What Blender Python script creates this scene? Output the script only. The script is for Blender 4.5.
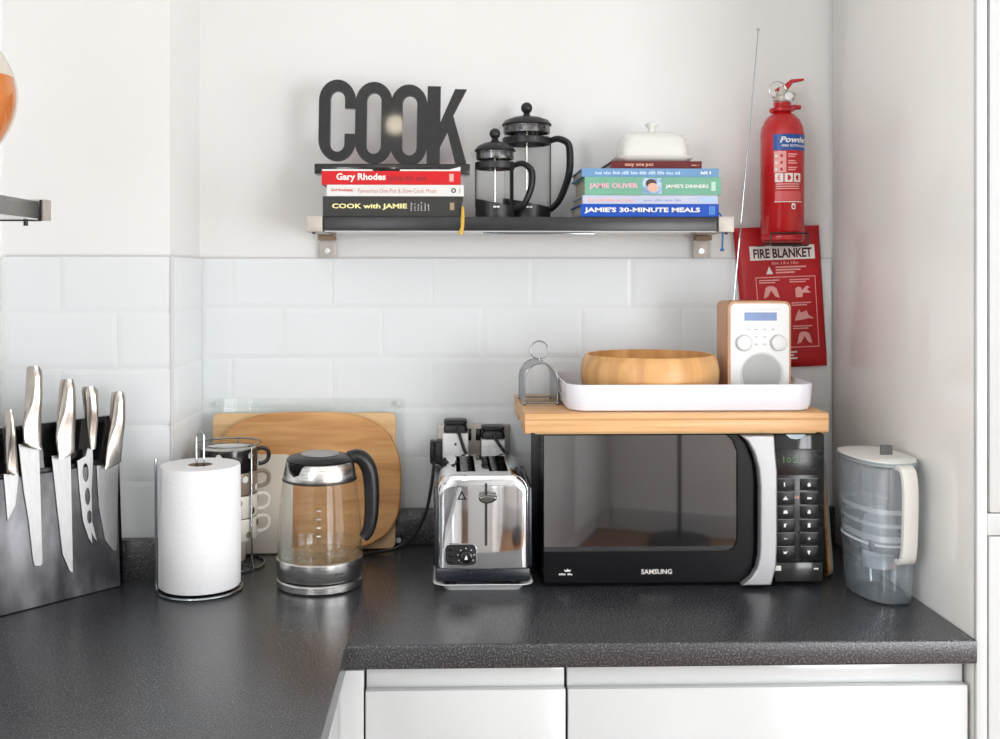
import bpy, bmesh, math, random
from mathutils import Vector, Matrix
random.seed(7)
for o in list(bpy.data.objects): bpy.data.objects.remove(o)
SC = bpy.context.scene
COL = SC.collection
W = 0.90            # worktop height above the floor
PI = math.pi

# ------------------------------------------------------------------ camera
cd = bpy.data.cameras.new('camera'); cam = bpy.data.objects.new('camera', cd); COL.objects.link(cam)
cd.sensor_width = 36.0; cd.lens = 1067.3 / 1000 * 36.0
cd.shift_x = (500 - 475.9) / 1000; cd.shift_y = -(369.5 - 272.7) / 1000
cd.clip_start = 0.02
cam.location = (0, -2.1648, W + .5455); cam.rotation_euler = (PI / 2, 0, -0.0266)
SC.camera = cam
SC.cycles.transparent_max_bounces = 32; SC.cycles.max_bounces = 14

# ------------------------------------------------------------------ world, daylight, exposure
wd = bpy.data.worlds.new('world'); SC.world = wd; wd.use_nodes = True
bg = wd.node_tree.nodes['Background']; bg.inputs[0].default_value = (.80, .90, 1, 1); bg.inputs[1].default_value = 1.0
SC.view_settings.view_transform = 'Standard'; SC.view_settings.look = 'None'
SC.view_settings.gamma = 1.0; SC.view_settings.exposure = 0.23; SC.view_settings.use_curve_mapping = False

ROOM_R, CEIL = 3.2, 2.42
REAR_O = Vector((.92, -4.48, 0)); REAR_A = math.radians(22)     # foot of the rear wall and its direction
def rear(l, off, z):        # point along the rear wall, off = distance into the room
    return Vector((REAR_O.x + l * math.cos(REAR_A) - off * math.sin(REAR_A), REAR_O.y + l * math.sin(REAR_A) + off * math.cos(REAR_A), z))
WIN_REAR = (.8, 2.35, .1, 2.05)     # l0 l1 z0 z1
ADDED_WIN_RIGHT = (-3.1, -1.0, .1, 2.2)     # y0 y1 z0 z1; unseen opening added to let in light from the right
ADDED_WIN_LEFT = (-3.7, -1.6, 1.08, 2.2)     # y0 y1 z0 z1; unseen opening added to balance the light from the left
def area(name, loc, direction, sx, sy, power, col):
    l = bpy.data.lights.new(name, 'AREA'); l.shape = 'RECTANGLE'; l.size = sx; l.size_y = sy; l.energy = power; l.color = col
    o = bpy.data.objects.new(name, l); COL.objects.link(o); o.location = loc
    o.rotation_euler = Vector(direction).to_track_quat('-Z', 'Z').to_euler(); return o
c_ = rear((WIN_REAR[0] + WIN_REAR[1]) / 2, -.16, (WIN_REAR[2] + WIN_REAR[3]) / 2)
area('daylight_rear_window', c_, (-math.sin(REAR_A), math.cos(REAR_A), 0), WIN_REAR[1] - WIN_REAR[0], WIN_REAR[3] - WIN_REAR[2], 82, (.975, .99, 1))
area('added_left_fill', (-.97, (ADDED_WIN_LEFT[0] + ADDED_WIN_LEFT[1]) / 2, (ADDED_WIN_LEFT[2] + ADDED_WIN_LEFT[3]) / 2), (1, 0, 0), ADDED_WIN_LEFT[1] - ADDED_WIN_LEFT[0], ADDED_WIN_LEFT[3] - ADDED_WIN_LEFT[2], 62, (.93, .97, 1))  # unseen source added to balance the light and brighten the right panel
area('added_right_fill', (ROOM_R + .17, (ADDED_WIN_RIGHT[0] + ADDED_WIN_RIGHT[1]) / 2, (ADDED_WIN_RIGHT[2] + ADDED_WIN_RIGHT[3]) / 2), (-1, 0, 0), ADDED_WIN_RIGHT[1] - ADDED_WIN_RIGHT[0], ADDED_WIN_RIGHT[3] - ADDED_WIN_RIGHT[2], 62, (.985, .99, 1))  # unseen source added to brighten the side face of the pier

# ------------------------------------------------------------------ materials
def lin(c):
    c = c / 255
    return c / 12.92 if c <= .04045 else ((c + .055) / 1.055) ** 2.4
def rgb(r, g, b): return (lin(r), lin(g), lin(b), 1)
MATS = {}
def mat(name, col, rough=.5, metal=0., spec=.5, coat=0., noise=None, bump=None, trans=0., emit=None, ior=None, stretch=None):
    """noise=(scale, colour2, low, high); bump=(scale, strength)"""
    if name in MATS: return MATS[name]
    m = bpy.data.materials.new(name); m.use_nodes = True; nt = m.node_tree; b = nt.nodes['Principled BSDF']
    b.inputs['Base Color'].default_value = col; b.inputs['Roughness'].default_value = rough
    b.inputs['Metallic'].default_value = metal; b.inputs['Specular IOR Level'].default_value = spec
    b.inputs['Coat Weight'].default_value = coat; b.inputs['Coat Roughness'].default_value = .05
    b.inputs['Transmission Weight'].default_value = trans
    if ior: b.inputs['IOR'].default_value = ior
    if emit: b.inputs['Emission Color'].default_value = emit[0]; b.inputs['Emission Strength'].default_value = emit[1]
    if noise or bump:
        tc = nt.nodes.new('ShaderNodeTexCoord'); mp = nt.nodes.new('ShaderNodeMapping'); nt.links.new(tc.outputs['Object'], mp.inputs[0])
        if stretch: mp.inputs['Scale'].default_value = stretch
    if noise:
        n = nt.nodes.new('ShaderNodeTexNoise'); n.inputs['Scale'].default_value = noise[0]; n.inputs['Detail'].default_value = 6
        nt.links.new(mp.outputs[0], n.inputs[0])
        r = nt.nodes.new('ShaderNodeValToRGB'); r.color_ramp.elements[0].position = noise[2]; r.color_ramp.elements[1].position = noise[3]
        r.color_ramp.elements[0].color = col; r.color_ramp.elements[1].color = noise[1]
        nt.links.new(n.outputs[0], r.inputs[0]); nt.links.new(r.outputs[0], b.inputs['Base Color'])
    if bump:
        n2 = nt.nodes.new('ShaderNodeTexNoise'); n2.inputs['Scale'].default_value = bump[0]; nt.links.new(mp.outputs[0], n2.inputs[0])
        bp = nt.nodes.new('ShaderNodeBump'); bp.inputs['Strength'].default_value = bump[1]; bp.inputs['Distance'].default_value = .002
        nt.links.new(n2.outputs[0], bp.inputs['Height']); nt.links.new(bp.outputs[0], b.inputs['Normal'])
    MATS[name] = m; return m
def glass(name, tint=(1, 1, 1, 1), refl=.08, rough=.02, frost=0.):
    """thin clear wall: transparent with a fresnel gloss"""
    m = bpy.data.materials.new(name); m.use_nodes = True; nt = m.node_tree
    nt.nodes.remove(nt.nodes['Principled BSDF']); out = nt.nodes['Material Output']
    t = nt.nodes.new('ShaderNodeBsdfTransparent'); t.inputs[0].default_value = tint
    g = nt.nodes.new('ShaderNodeBsdfGlossy'); g.inputs['Roughness'].default_value = rough
    lw = nt.nodes.new('ShaderNodeLayerWeight'); lw.inputs[0].default_value = .5
    pw = nt.nodes.new('ShaderNodeMath'); pw.operation = 'POWER'; pw.inputs[1].default_value = 4; nt.links.new(lw.outputs['Facing'], pw.inputs[0])
    mr = nt.nodes.new('ShaderNodeMapRange'); mr.inputs['To Min'].default_value = refl * .5; mr.inputs['To Max'].default_value = .7
    nt.links.new(pw.outputs[0], mr.inputs['Value'])
    mx = nt.nodes.new('ShaderNodeMixShader'); nt.links.new(mr.outputs[0], mx.inputs[0])
    src = t
    if frost:
        df = nt.nodes.new('ShaderNodeBsdfDiffuse'); df.inputs[0].default_value = (.8, .84, .88, 1)
        m2 = nt.nodes.new('ShaderNodeMixShader'); m2.inputs[0].default_value = frost
        nt.links.new(t.outputs[0], m2.inputs[1]); nt.links.new(df.outputs[0], m2.inputs[2]); src = m2
    nt.links.new(src.outputs[0], mx.inputs[1]); nt.links.new(g.outputs[0], mx.inputs[2]); nt.links.new(mx.outputs[0], out.inputs[0])
    MATS[name] = m; return m
def wood(name, c1, c2, scale=(6, 60, 60), rough=.45, bands=None):
    m = bpy.data.materials.new(name); m.use_nodes = True; nt = m.node_tree; b = nt.nodes['Principled BSDF']; b.inputs['Roughness'].default_value = rough
    tc = nt.nodes.new('ShaderNodeTexCoord'); mp = nt.nodes.new('ShaderNodeMapping'); mp.inputs['Scale'].default_value = scale
    n = nt.nodes.new('ShaderNodeTexNoise'); n.inputs['Scale'].default_value = 1; n.inputs['Detail'].default_value = 7; n.inputs['Distortion'].default_value = .6
    r = nt.nodes.new('ShaderNodeValToRGB'); r.color_ramp.elements[0].color = c1; r.color_ramp.elements[1].color = c2
    r.color_ramp.elements[0].position = .3; r.color_ramp.elements[1].position = .72
    nt.links.new(tc.outputs['Object'], mp.inputs[0]); nt.links.new(mp.outputs[0], n.inputs[0]); nt.links.new(n.outputs[0], r.inputs[0])
    nt.links.new(r.outputs[0], b.inputs['Base Color']); MATS[name] = m; return m

M_wall = mat('wall_paint', rgb(234, 234, 233), .55, bump=(180, .06))
M_ceil = mat('ceiling_paint', rgb(240, 240, 238), .7, bump=(150, .05))
M_tile = mat('tile_glaze', rgb(229, 233, 235), .32, bump=(12, .02))
M_grout = mat('grout', rgb(231, 231, 230), .9, bump=(300, .1))
M_trimw = mat('white_plastic_trim', rgb(206, 206, 206), .35, bump=(80, .02))
M_floor = wood('floor_oak', rgb(120, 82, 52), rgb(160, 115, 76), (2, 25, 25), .4)
M_work = mat('worktop_laminate', rgb(40, 42, 46), .27, spec=.75, noise=(380, rgb(116, 118, 121), .49, .78), bump=(260, .2))
M_unit = mat('gloss_white_unit', rgb(200, 202, 202), .14, coat=.2, bump=(6, .004))
M_panel = mat('gloss_cream_panel', rgb(240, 237, 232), .13, spec=.5, bump=(3, .02))
M_gap = mat('dark_gap', rgb(48, 46, 45), .8, noise=(60, rgb(60, 58, 56), .4, .6))
M_black = mat('black_plastic', rgb(24, 24, 26), .38, noise=(90, rgb(32, 32, 34), .4, .7))
M_blackg = mat('black_gloss', rgb(14, 14, 16), .1, coat=.2, noise=(40, rgb(16, 16, 18), .4, .7))
M_blackm = mat('black_matt', rgb(34, 34, 35), .4, spec=.3, coat=.35, noise=(120, rgb(44, 44, 45), .4, .7))
M_steel = mat('brushed_steel', rgb(232, 231, 229), .26, metal=1, noise=(60, rgb(176, 174, 171), .35, .7), stretch=(1, 1, 12))
M_satin = mat('satin_nickel', rgb(196, 190, 182), .5, metal=.55, noise=(120, rgb(186, 180, 172), .35, .7))
M_chrome = mat('chrome', rgb(226, 226, 228), .05, metal=1, bump=(9, .015))
M_wire = mat('chrome_wire', rgb(160, 168, 174), .16, metal=1, bump=(60, .02))
M_white = mat('white_plastic', rgb(236, 236, 236), .3, bump=(60, .02))
M_lav = mat('white_enamel_tray', rgb(228, 228, 236), .3, bump=(60, .02))
M_ceramic = mat('white_ceramic', rgb(226, 226, 220), .12, coat=.4, bump=(30, .01))
M_paper = mat('book_pages', rgb(216, 206, 186), .85, noise=(1, rgb(178, 166, 146), .35, .65), stretch=(3, 3, 900))
M_kitchen = mat('paper_towel', rgb(240, 240, 241), .9, bump=(130, .28))
M_card = mat('cardboard', rgb(150, 130, 108), .9, bump=(120, .1))
M_red = mat('red_enamel', rgb(196, 14, 22), .22, coat=.4, noise=(8, rgb(184, 10, 18), .3, .7))
M_redf = mat('red_vinyl', rgb(190, 14, 26), .45, bump=(30, .15), noise=(14, rgb(176, 10, 20), .35, .7))
M_pw = mat('print_white', rgb(240, 236, 232), .5)
M_pr = mat('print_pale_red', rgb(238, 170, 165), .5)
M_pb = mat('print_blue', rgb(22, 78, 160), .35)
M_pk = mat('print_black', rgb(22, 20, 22), .5)
M_bamboo = wood('bamboo', rgb(205, 152, 98), rgb(232, 186, 134), (3, 90, 90), .4)
M_boardd = wood('oiled_wood', rgb(182, 124, 66), rgb(222, 172, 112), (5, 30, 46), .42)
M_boardl = wood('pale_wood', rgb(212, 172, 122), rgb(232, 196, 148), (5, 40, 60), .5)
M_bowl = wood('bowl_wood', rgb(196, 140, 82), rgb(232, 182, 122), (26, 26, 3), .38)
M_beech = wood('radio_wood', rgb(196, 148, 112), rgb(216, 170, 132), (60, 60, 5), .45)
G_clear = glass('clear_glass', (.990, .995, .993, 1), .05)
G_board = glass('glass_board', (.972, .984, .98, 1), .05)
G_jug = glass('jug_plastic', (.965, .98, .99, 1), .2, .05, .07)  # small diffuse share brightens the clear plastic in place of refracted light
G_hop = glass('hopper_plastic', (.95, .97, .985, 1), .2, .1, .28)
G_water = glass('water', (.93, .97, .98, 1), .1)
G_pane = glass('window_glass', (1, 1, 1, 1), .05)

# ------------------------------------------------------------------ mesh helpers
def B(): return bmesh.new()
def link(o): COL.objects.link(o); return o
def finish(me, smooth=True, ang=40):
    for p in me.polygons: p.use_smooth = smooth
    if smooth: me.set_sharp_from_angle(angle=math.radians(ang))
def obj(name, bm, m, parent=None, loc=None, rot=None, smooth=True, ang=40):
    if isinstance(bm, bmesh.types.BMesh):
        bmesh.ops.recalc_face_normals(bm, faces=bm.faces)
        me = bpy.data.meshes.new(name); bm.to_mesh(me); bm.free()
    else: me = bm
    me.materials.clear(); me.materials.append(m)
    finish(me, smooth, ang)
    o = bpy.data.objects.new(name, me); link(o)
    if parent: o.parent = parent
    if loc: o.location = loc
    if rot: o.rotation_euler = rot
    return o
def T(name, label, cat, loc=(0, 0, 0), rotz=0, group=None):
    o = bpy.data.objects.new(name, None); link(o); o.location = loc; o.rotation_euler = (0, 0, rotz); o.empty_display_size = .03
    return tag(o, label, cat, group)
def tag(o, label, cat, group=None):
    o['label'] = label; o['category'] = cat
    if group: o['group'] = group
    return o
def struct(o, label=None):
    o['kind'] = 'structure'
    if label: o['label'] = label
    return o
def inst(name, src, parent=None, loc=(0, 0, 0), rot=None, scale=None):
    o = bpy.data.objects.new(name, src.data); link(o); o.parent = parent; o.location = loc
    if rot: o.rotation_euler = rot
    if scale: o.scale = scale
    return o
def box(bm, x0, x1, y0, y1, z0, z1, bev=0, seg=2):
    r = bmesh.ops.create_cube(bm, size=1)
    vs = r['verts']
    for v in vs: v.co = Vector((x0 + (v.co.x + .5) * (x1 - x0), y0 + (v.co.y + .5) * (y1 - y0), z0 + (v.co.z + .5) * (z1 - z0)))
    if bev:
        es = list({e for v in vs for e in v.link_edges})
        bmesh.ops.bevel(bm, geom=es, offset=bev, segments=seg, profile=.5, affect='EDGES')
    return bm
def bx(*a, **k): return box(B(), *a, **k)
def ring(bm, pts): return [bm.verts.new(p) for p in pts]
def skin(bm, rings, closed=True, cap0=True, cap1=True):
    n = len(rings[0])
    for a, b in zip(rings, rings[1:]):
        for i in range(n if closed else n - 1):
            j = (i + 1) % n
            bm.faces.new((a[i], a[j], b[j], b[i]))
    if cap0: bm.faces.new(rings[0][::-1])
    if cap1: bm.faces.new(rings[-1])
def lathe(bm, prof, seg=40, c=(0, 0, 0), a0=0, a1=2 * PI, sx=1, sy=1, cap=False):
    full = abs(a1 - a0 - 2 * PI) < 1e-6
    n = seg if full else seg + 1
    prev = None
    def P(r, z, i):
        a = a0 + (a1 - a0) * i / seg
        return (c[0] + r * math.cos(a) * sx, c[1] + r * math.sin(a) * sy, c[2] + z)
    for r, z in prof:
        cur = [bm.verts.new((c[0], c[1], c[2] + z))] if r < 1e-7 else [bm.verts.new(P(r, z, i)) for i in range(n)]
        if prev:
            m = n if full else n - 1
            for i in range(m):
                j = (i + 1) % n
                if len(prev) == 1 and len(cur) == 1: break
                if len(prev) == 1: bm.faces.new((prev[0], cur[j], cur[i]))
                elif len(cur) == 1: bm.faces.new((prev[i], prev[j], cur[0]))
                else: bm.faces.new((prev[i], prev[j], cur[j], cur[i]))
        prev = cur
    return bm
def cyl(bm, r, z0, z1, c=(0, 0, 0), seg=28, bev=0):
    if bev: return lathe(bm, [(0, z0), (r - bev, z0), (r - bev * .3, z0 + bev * .3), (r, z0 + bev), (r, z1 - bev), (r - bev * .3, z1 - bev * .3), (r - bev, z1), (0, z1)], seg, c)
    return lathe(bm, [(0, z0), (r, z0), (r, z1), (0, z1)], seg, c)
def xf(bm, m, verts=None):
    bmesh.ops.transform(bm, matrix=m, verts=verts if verts is not None else bm.verts); return bm
def rotm(ax, deg): return Matrix.Rotation(math.radians(deg), 4, ax)
def ycyl(r, y0, y1, x=0, z=0, seg=28, bev=0):      # cylinder along Y (y0<y1)
    b = cyl(B(), r, y0, y1, seg=seg, bev=bev); xf(b, Matrix.Translation((x, 0, z)) @ rotm('X', -90)); return b
def tube(bm, pts, r, seg=8, closed=False, caps=True):
    pts = [Vector(p) for p in pts]; n = len(pts)
    rr = r if isinstance(r, (list, tuple)) else [r] * n
    def tan(i):
        a = pts[(i - 1) % n] if closed or i > 0 else pts[i]; b = pts[(i + 1) % n] if closed or i < n - 1 else pts[i]
        return (b - a).normalized()
    t = tan(0); up = Vector((0, 0, 1)) if abs(t.z) < .9 else Vector((1, 0, 0)); nrm = t.cross(up).normalized()
    rings = []
    for i in range(n):
        t2 = tan(i); q = t.rotation_difference(t2); nrm = (q @ nrm).normalized(); t = t2; bi = t.cross(nrm)
        rings.append([bm.verts.new(pts[i] + rr[i] * (math.cos(2 * PI * k / seg) * nrm + math.sin(2 * PI * k / seg) * bi)) for k in range(seg)])
    for i in range(n if closed else n - 1):
        a, b = rings[i], rings[(i + 1) % n]
        for k in range(seg):
            l = (k + 1) % seg; bm.faces.new((a[k], a[l], b[l], b[k]))
    if not closed and caps: bm.faces.new(rings[0][::-1]); bm.faces.new(rings[-1])
    return bm
def spline(pts, n=8, closed=False):
    P = [Vector(p) for p in pts]; out = []; N = len(P)
    rng = range(N if closed else N - 1)
    for i in rng:
        p0 = P[(i - 1) % N] if closed or i > 0 else P[i]; p1 = P[i]; p2 = P[(i + 1) % N]; p3 = P[(i + 2) % N] if closed or i + 2 < N else P[(i + 1) % N]
        for k in range(n):
            t = k / n
            out.append(.5 * ((2 * p1) + (-p0 + p2) * t + (2 * p0 - 5 * p1 + 4 * p2 - p3) * t * t + (-p0 + 3 * p1 - 3 * p2 + p3) * t ** 3))
    if not closed: out.append(P[-1])
    return out
def rr2(w, h, r, n=6, cx=0, cy=0):      # rounded rectangle outline
    pts = []
    for k, (sx, sy) in enumerate(((1, 1), (-1, 1), (-1, -1), (1, -1))):
        for i in range(n + 1):
            a = PI / 2 * (k + i / n); pts.append((cx + sx * (w / 2 - r) + r * math.cos(a), cy + sy * (h / 2 - r) + r * math.sin(a)))
    return pts
def sup(a, b, p=2.6, n=48):
    return [(a * math.copysign(abs(math.cos(2 * PI * i / n)) ** (2 / p), math.cos(2 * PI * i / n)), b * math.copysign(abs(math.sin(2 * PI * i / n)) ** (2 / p), math.sin(2 * PI * i / n))) for i in range(n)]
def shape(polys, depth, bev=0, res=2):
    """filled outlines (with holes) in XZ, extruded along Y, centred on y=0; returns a mesh"""
    c = bpy.data.curves.new('shape', 'CURVE'); c.dimensions = '2D'; c.fill_mode = 'BOTH'; c.extrude = max(depth / 2 - bev, 1e-5); c.bevel_depth = bev; c.bevel_resolution = res
    if bev: c.offset = -bev
    for p in polys:
        s = c.splines.new('POLY'); s.points.add(len(p) - 1); s.use_cyclic_u = True
        for q, v in zip(s.points, p): q.co = (v[0], v[1], 0, 1)
    o = bpy.data.objects.new('shape', c); me = bpy.data.meshes.new_from_object(o)
    bpy.data.objects.remove(o); bpy.data.curves.remove(c)
    me.transform(rotm('X', 90)); return me
def flat(polys): # flat filled outline facing -Y
    c = bpy.data.curves.new('flat', 'CURVE'); c.dimensions = '2D'; c.fill_mode = 'BOTH'
    for p in polys:
        s = c.splines.new('POLY'); s.points.add(len(p) - 1); s.use_cyclic_u = True
        for q, v in zip(s.points, p): q.co = (v[0], v[1], 0, 1)
    o = bpy.data.objects.new('flat', c); me = bpy.data.meshes.new_from_object(o)
    bpy.data.objects.remove(o); bpy.data.curves.remove(c)
    me.transform(rotm('X', 90)); return me
def text_mesh(s, w=None, h=None, bold=0., shear=0., x=0., z=0., align='L'):
    """lettering in the XZ plane facing -Y, left/centre at x, bottom at z, scaled to width w and height h"""
    c = bpy.data.curves.new('t', 'FONT'); c.body = s; c.size = 1; c.offset = bold; c.shear = shear; c.resolution_u = 2
    o = bpy.data.objects.new('t', c); me = bpy.data.meshes.new_from_object(o); bpy.data.objects.remove(o); bpy.data.curves.remove(c)
    xs = [v.co.x for v in me.vertices]; ys = [v.co.y for v in me.vertices]
    x0, x1, y0, y1 = min(xs), max(xs), min(ys), max(ys)
    sy = h / (y1 - y0) if h else None; sx = w / (x1 - x0) if w else sy
    if sy is None: sy = sx
    off = x if align == 'L' else x - (x1 - x0) * sx / 2
    for v in me.vertices: v.co = Vector((off + (v.co.x - x0) * sx, 0, z + (v.co.y - y0) * sy))
    return me
def text(s, m, parent, y, name='lettering', **k):
    me = text_mesh(s, **k); o = obj(name, me, m, parent, loc=(0, y, 0), smooth=False); return o
def join_meshes(ms):
    b = B()
    for m in ms:
        b.from_mesh(m); bpy.data.meshes.remove(m)
    return b
def boolcut(o, cut):
    me = bpy.data.meshes.new('cut'); bmesh.ops.recalc_face_normals(cut, faces=cut.faces); cut.to_mesh(me); cut.free()
    c = bpy.data.objects.new('cut', me); link(c)
    md = o.modifiers.new('b', 'BOOLEAN'); md.object = c; md.operation = 'DIFFERENCE'; md.solver = 'EXACT'
    if o.parent: c.parent = o.parent
    c.location = o.location; c.rotation_euler = o.rotation_euler
    bpy.context.view_layer.update()
    dg = bpy.context.evaluated_depsgraph_get(); nm = bpy.data.meshes.new_from_object(o.evaluated_get(dg))
    o.modifiers.clear(); old = o.data; o.data = nm; nm.name = old.name; bpy.data.objects.remove(c); bpy.data.meshes.remove(me)
    finish(nm)
    return o
def rplate(w, h, r, d, bev=0, n=6, cx=0, cz=0): return shape([rr2(w, h, r, n, cx, cz)], d, bev)

# ================================================================== the setting
RX0, RX1 = -1.02, ROOM_R + .12
def rl(x): return (x - REAR_O.x) / math.cos(REAR_A)
struct(obj('floor', bx(-.95, ROOM_R + .15, -5.6, .15, -.06, 0), M_floor))
struct(obj('ceiling', bx(-.95, ROOM_R + .15, -5.6, .15, CEIL, CEIL + .08), M_ceil))
wall_back = struct(obj('wall_back', bx(-.5014, ROOM_R, .008, .15, 0, CEIL), M_wall))
wall_pier = struct(obj('wall_pier', bx(-.80, -.5014, -.224, .15, 0, CEIL), M_wall), 'white wall pier standing forward left of the back wall')
def holed(name, a0, a1, z1, h, d0, d1):       # wall in local x/z with one opening h=(x0,x1,z0,z1)
    b = B()
    box(b, a0, h[0], d0, d1, 0, z1); box(b, h[1], a1, d0, d1, 0, z1); box(b, h[0], h[1], d0, d1, 0, h[2]); box(b, h[0], h[1], d0, d1, h[3], z1)
    return struct(obj(name, b, M_wall, smooth=False))
wl = holed('wall_left', -5.4, -.224, CEIL, (ADDED_WIN_LEFT[0], ADDED_WIN_LEFT[1], ADDED_WIN_LEFT[2], ADDED_WIN_LEFT[3]), 0, .15)
wl.rotation_euler = (0, 0, PI / 2); wl.location = (-.80, 0, 0)
wr = holed('wall_rear', rl(-.8), rl(ROOM_R), CEIL, WIN_REAR, -.15, 0)
wr.rotation_euler = (0, 0, REAR_A); wr.location = REAR_O
wg = holed('wall_right', -3.9, .15, CEIL, ADDED_WIN_RIGHT, -.15, 0)
wg.rotation_euler = (0, 0, PI / 2); wg.location = (ROOM_R, 0, 0)
def window(name, parent_loc, rot, h, y, mull):
    w = bpy.data.objects.new(name, None); link(w); w.location = parent_loc; w.rotation_euler = (0, 0, rot); struct(w)
    b = B(); x0, x1, z0, z1 = h; f = .05
    box(b, x0 + .001, x1 - .001, y - .025, y + .025, z0 + .001, z0 + f); box(b, x0 + .001, x1 - .001, y - .025, y + .025, z1 - f, z1 - .001)
    box(b, x0 + .001, x0 + f, y - .025, y + .025, z0 + f, z1 - f); box(b, x1 - f, x1 - .001, y - .025, y + .025, z0 + f, z1 - f)
    obj('window_frame', b, M_white, w, smooth=False)
    n = mull + 1; ww = (x1 - x0 - 2 * f) / n
    for k in range(n):
        if k: obj('mullion', bx(x0 + f + k * ww - .02, x0 + f + k * ww + .02, y - .022, y + .022, z0 + f, z1 - f), M_white, w, smooth=False)
        obj('pane', bx(x0 + f + k * ww + (.021 if k else .001), x0 + f + (k + 1) * ww - (.021 if k < n - 1 else .001), y - .003, y + .003, z0 + f + .001, z1 - f - .001), G_pane, w, smooth=False)
window('window_1', REAR_O, REAR_A, WIN_REAR, -.11, 1)
window('added_window_left', (-.80, 0, 0), PI / 2, ADDED_WIN_LEFT, .11, 1)  # unseen window added on the left for its light
window('added_window_right', (ROOM_R, 0, 0), PI / 2, ADDED_WIN_RIGHT, -.11, 1)  # unseen window added on the right for its light
def rear_box(name, l0, l1, o0, o1, z0, z1, m, bev=0, parent=None):
    return obj(name, bx(l0, l1, o0, o1, z0, z1, bev=bev), m, parent, loc=None if parent else REAR_O, rot=None if parent else (0, 0, REAR_A), smooth=False)
struct(rear_box('baseboard_rear', .01, .79, .001, .018, 0, .13, M_unit, .004))

# tiles: bevelled metro tiles, each a piece of its wall
TZ, TP, TW = W + .5751, .101, .202
tile_cache = {}
def tile_mesh(w, h):
    k = (round(w, 4), round(h, 4))
    if k not in tile_cache:
        b = B(); bev = min(.009, w * .3)
        r0 = ring(b, [(0, .008, 0), (w, .008, 0), (w, .008, h), (0, .008, h)])
        r1 = ring(b, [(0, .0008, 0), (w, .0008, 0), (w, .0008, h), (0, .0008, h)])
        r2 = ring(b, [(bev, 0, bev), (w - bev, 0, bev), (w - bev, 0, h - bev), (bev, 0, h - bev)])
        skin(b, [r0, r1, r2]); bmesh.ops.recalc_face_normals(b, faces=b.faces)
        me = bpy.data.meshes.new('tile'); b.to_mesh(me); b.free(); me.materials.append(M_tile); tile_cache[k] = me
    return tile_cache[k]
G = .0018
def tiles(parent, x0, x1, phase, place):
    """place(u, z) -> world location of the lower left tile corner, rotation"""
    for row in range(5):
        z1 = TZ - row * TP; z0 = z1 - TP
        u = phase + (TW / 2 if row % 2 else 0)
        while u > x0: u -= TW
        while u < x1:
            a, b_ = max(u + G / 2, x0), min(u + TW - G / 2, x1)
            if b_ - a > .012:
                o = bpy.data.objects.new('tile', tile_mesh(b_ - a, TP - G)); link(o); o.parent = parent
                loc, rz = place(a, z0 + G / 2)
                o.matrix_parent_inverse = Matrix.Identity(4); o.location = loc; o.rotation_euler = (random.uniform(-.002, .002), 0, rz + random.uniform(-.0025, .0025))
            u += TW
tiles(wall_back, -.4925, .7855, -.4331, lambda u, z: ((u, 0, z), 0))
tiles(wall_pier, -.7985, -.4945, -.6935, lambda u, z: ((u, -.232, z), 0))
tiles(wall_pier, .004, .2315, .03, lambda u, z: ((-.4934, -u if False else -.232 + u, z), PI / 2))
obj('grout', bx(-.5014, .7865, .0016, .0082, W + .069, TZ - .001), M_grout, wall_back, smooth=False)
b = B(); box(b, -.7995, -.4952, -.2304, -.2238, W + .069, TZ - .001); box(b, -.5018, -.4950, -.2304, .0015, W + .069, TZ - .001)
obj('grout', b, M_grout, wall_pier, smooth=False)
struct(obj('trim_1', bx(-.4995, -.4928, -.2326, -.2262, W + .07, TZ + .002, bev=.0015), M_trimw), 'pale vertical tile edge trim on the outer corner')
b = B(); box(b, -.79, -.4995, -.2312, -.2262, TZ - .0015, TZ + .0012); box(b, -.4985, -.4938, -.226, -.0002, TZ - .0015, TZ + .0012)
struct(obj('trim_2', b, M_trimw, smooth=False), 'thin pale edge strip along the tile top of the pier')
struct(obj('trim_3', bx(-.493, .786, -.0002, .0078, TZ - .0015, TZ + .0012), M_trimw, smooth=False), 'thin pale edge strip along the tile top of the back wall')

# worktops and upstands
def slab(poly, z0, z1, bev):
    b = B(); lo = ring(b, [(x, y, z0) for x, y in poly]); hi = ring(b, [(x, y, z1) for x, y in poly]); skin(b, [lo, hi])
    if bev:
        es = [e for e in b.edges if abs(e.verts[0].co.z - e.verts[1].co.z) < 1e-6 and not all(abs(v.co.x + .1483) < .002 and v.co.y > -.61 for v in e.verts)]
        bmesh.ops.bevel(b, geom=es, offset=bev, segments=3, profile=.5, affect='EDGES')
    return b
tag(obj('worktop', slab([(-.148, -.6), (.7862, -.6), (.7862, 0.006), (-.148, 0.006)], W - .036, W, .0035), M_work), 'dark grey speckled worktop under the microwave and toaster', 'worktop')
tag(obj('worktop', slab([(-.797, -1.9), (-.1482, -1.9), (-.1482, -.6), (-.1482, 0.006), (-.500, 0.006), (-.500, -.226), (-.797, -.226)], W - .036, W, .0035), M_work), 'dark grey speckled worktop running towards the viewer under the knife block', 'worktop')
for nm, a, lab in (('trim_4', (-.4705, .7862, -.02, -.0008, W, W + .0698), 'dark grey upstand along the back wall'), ('trim_5', (-.797, -.4728, -.252, -.2328, W, W + .0698), 'dark grey upstand along the pier')):
    struct(obj(nm, bx(*a, bev=.0012), M_work), lab)
struct(obj('trim_6', bx(-.4926, -.4728, -.2325, -.001, W, W + .0698, bev=.0012), M_work), 'dark grey upstand along the pier side')

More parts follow.
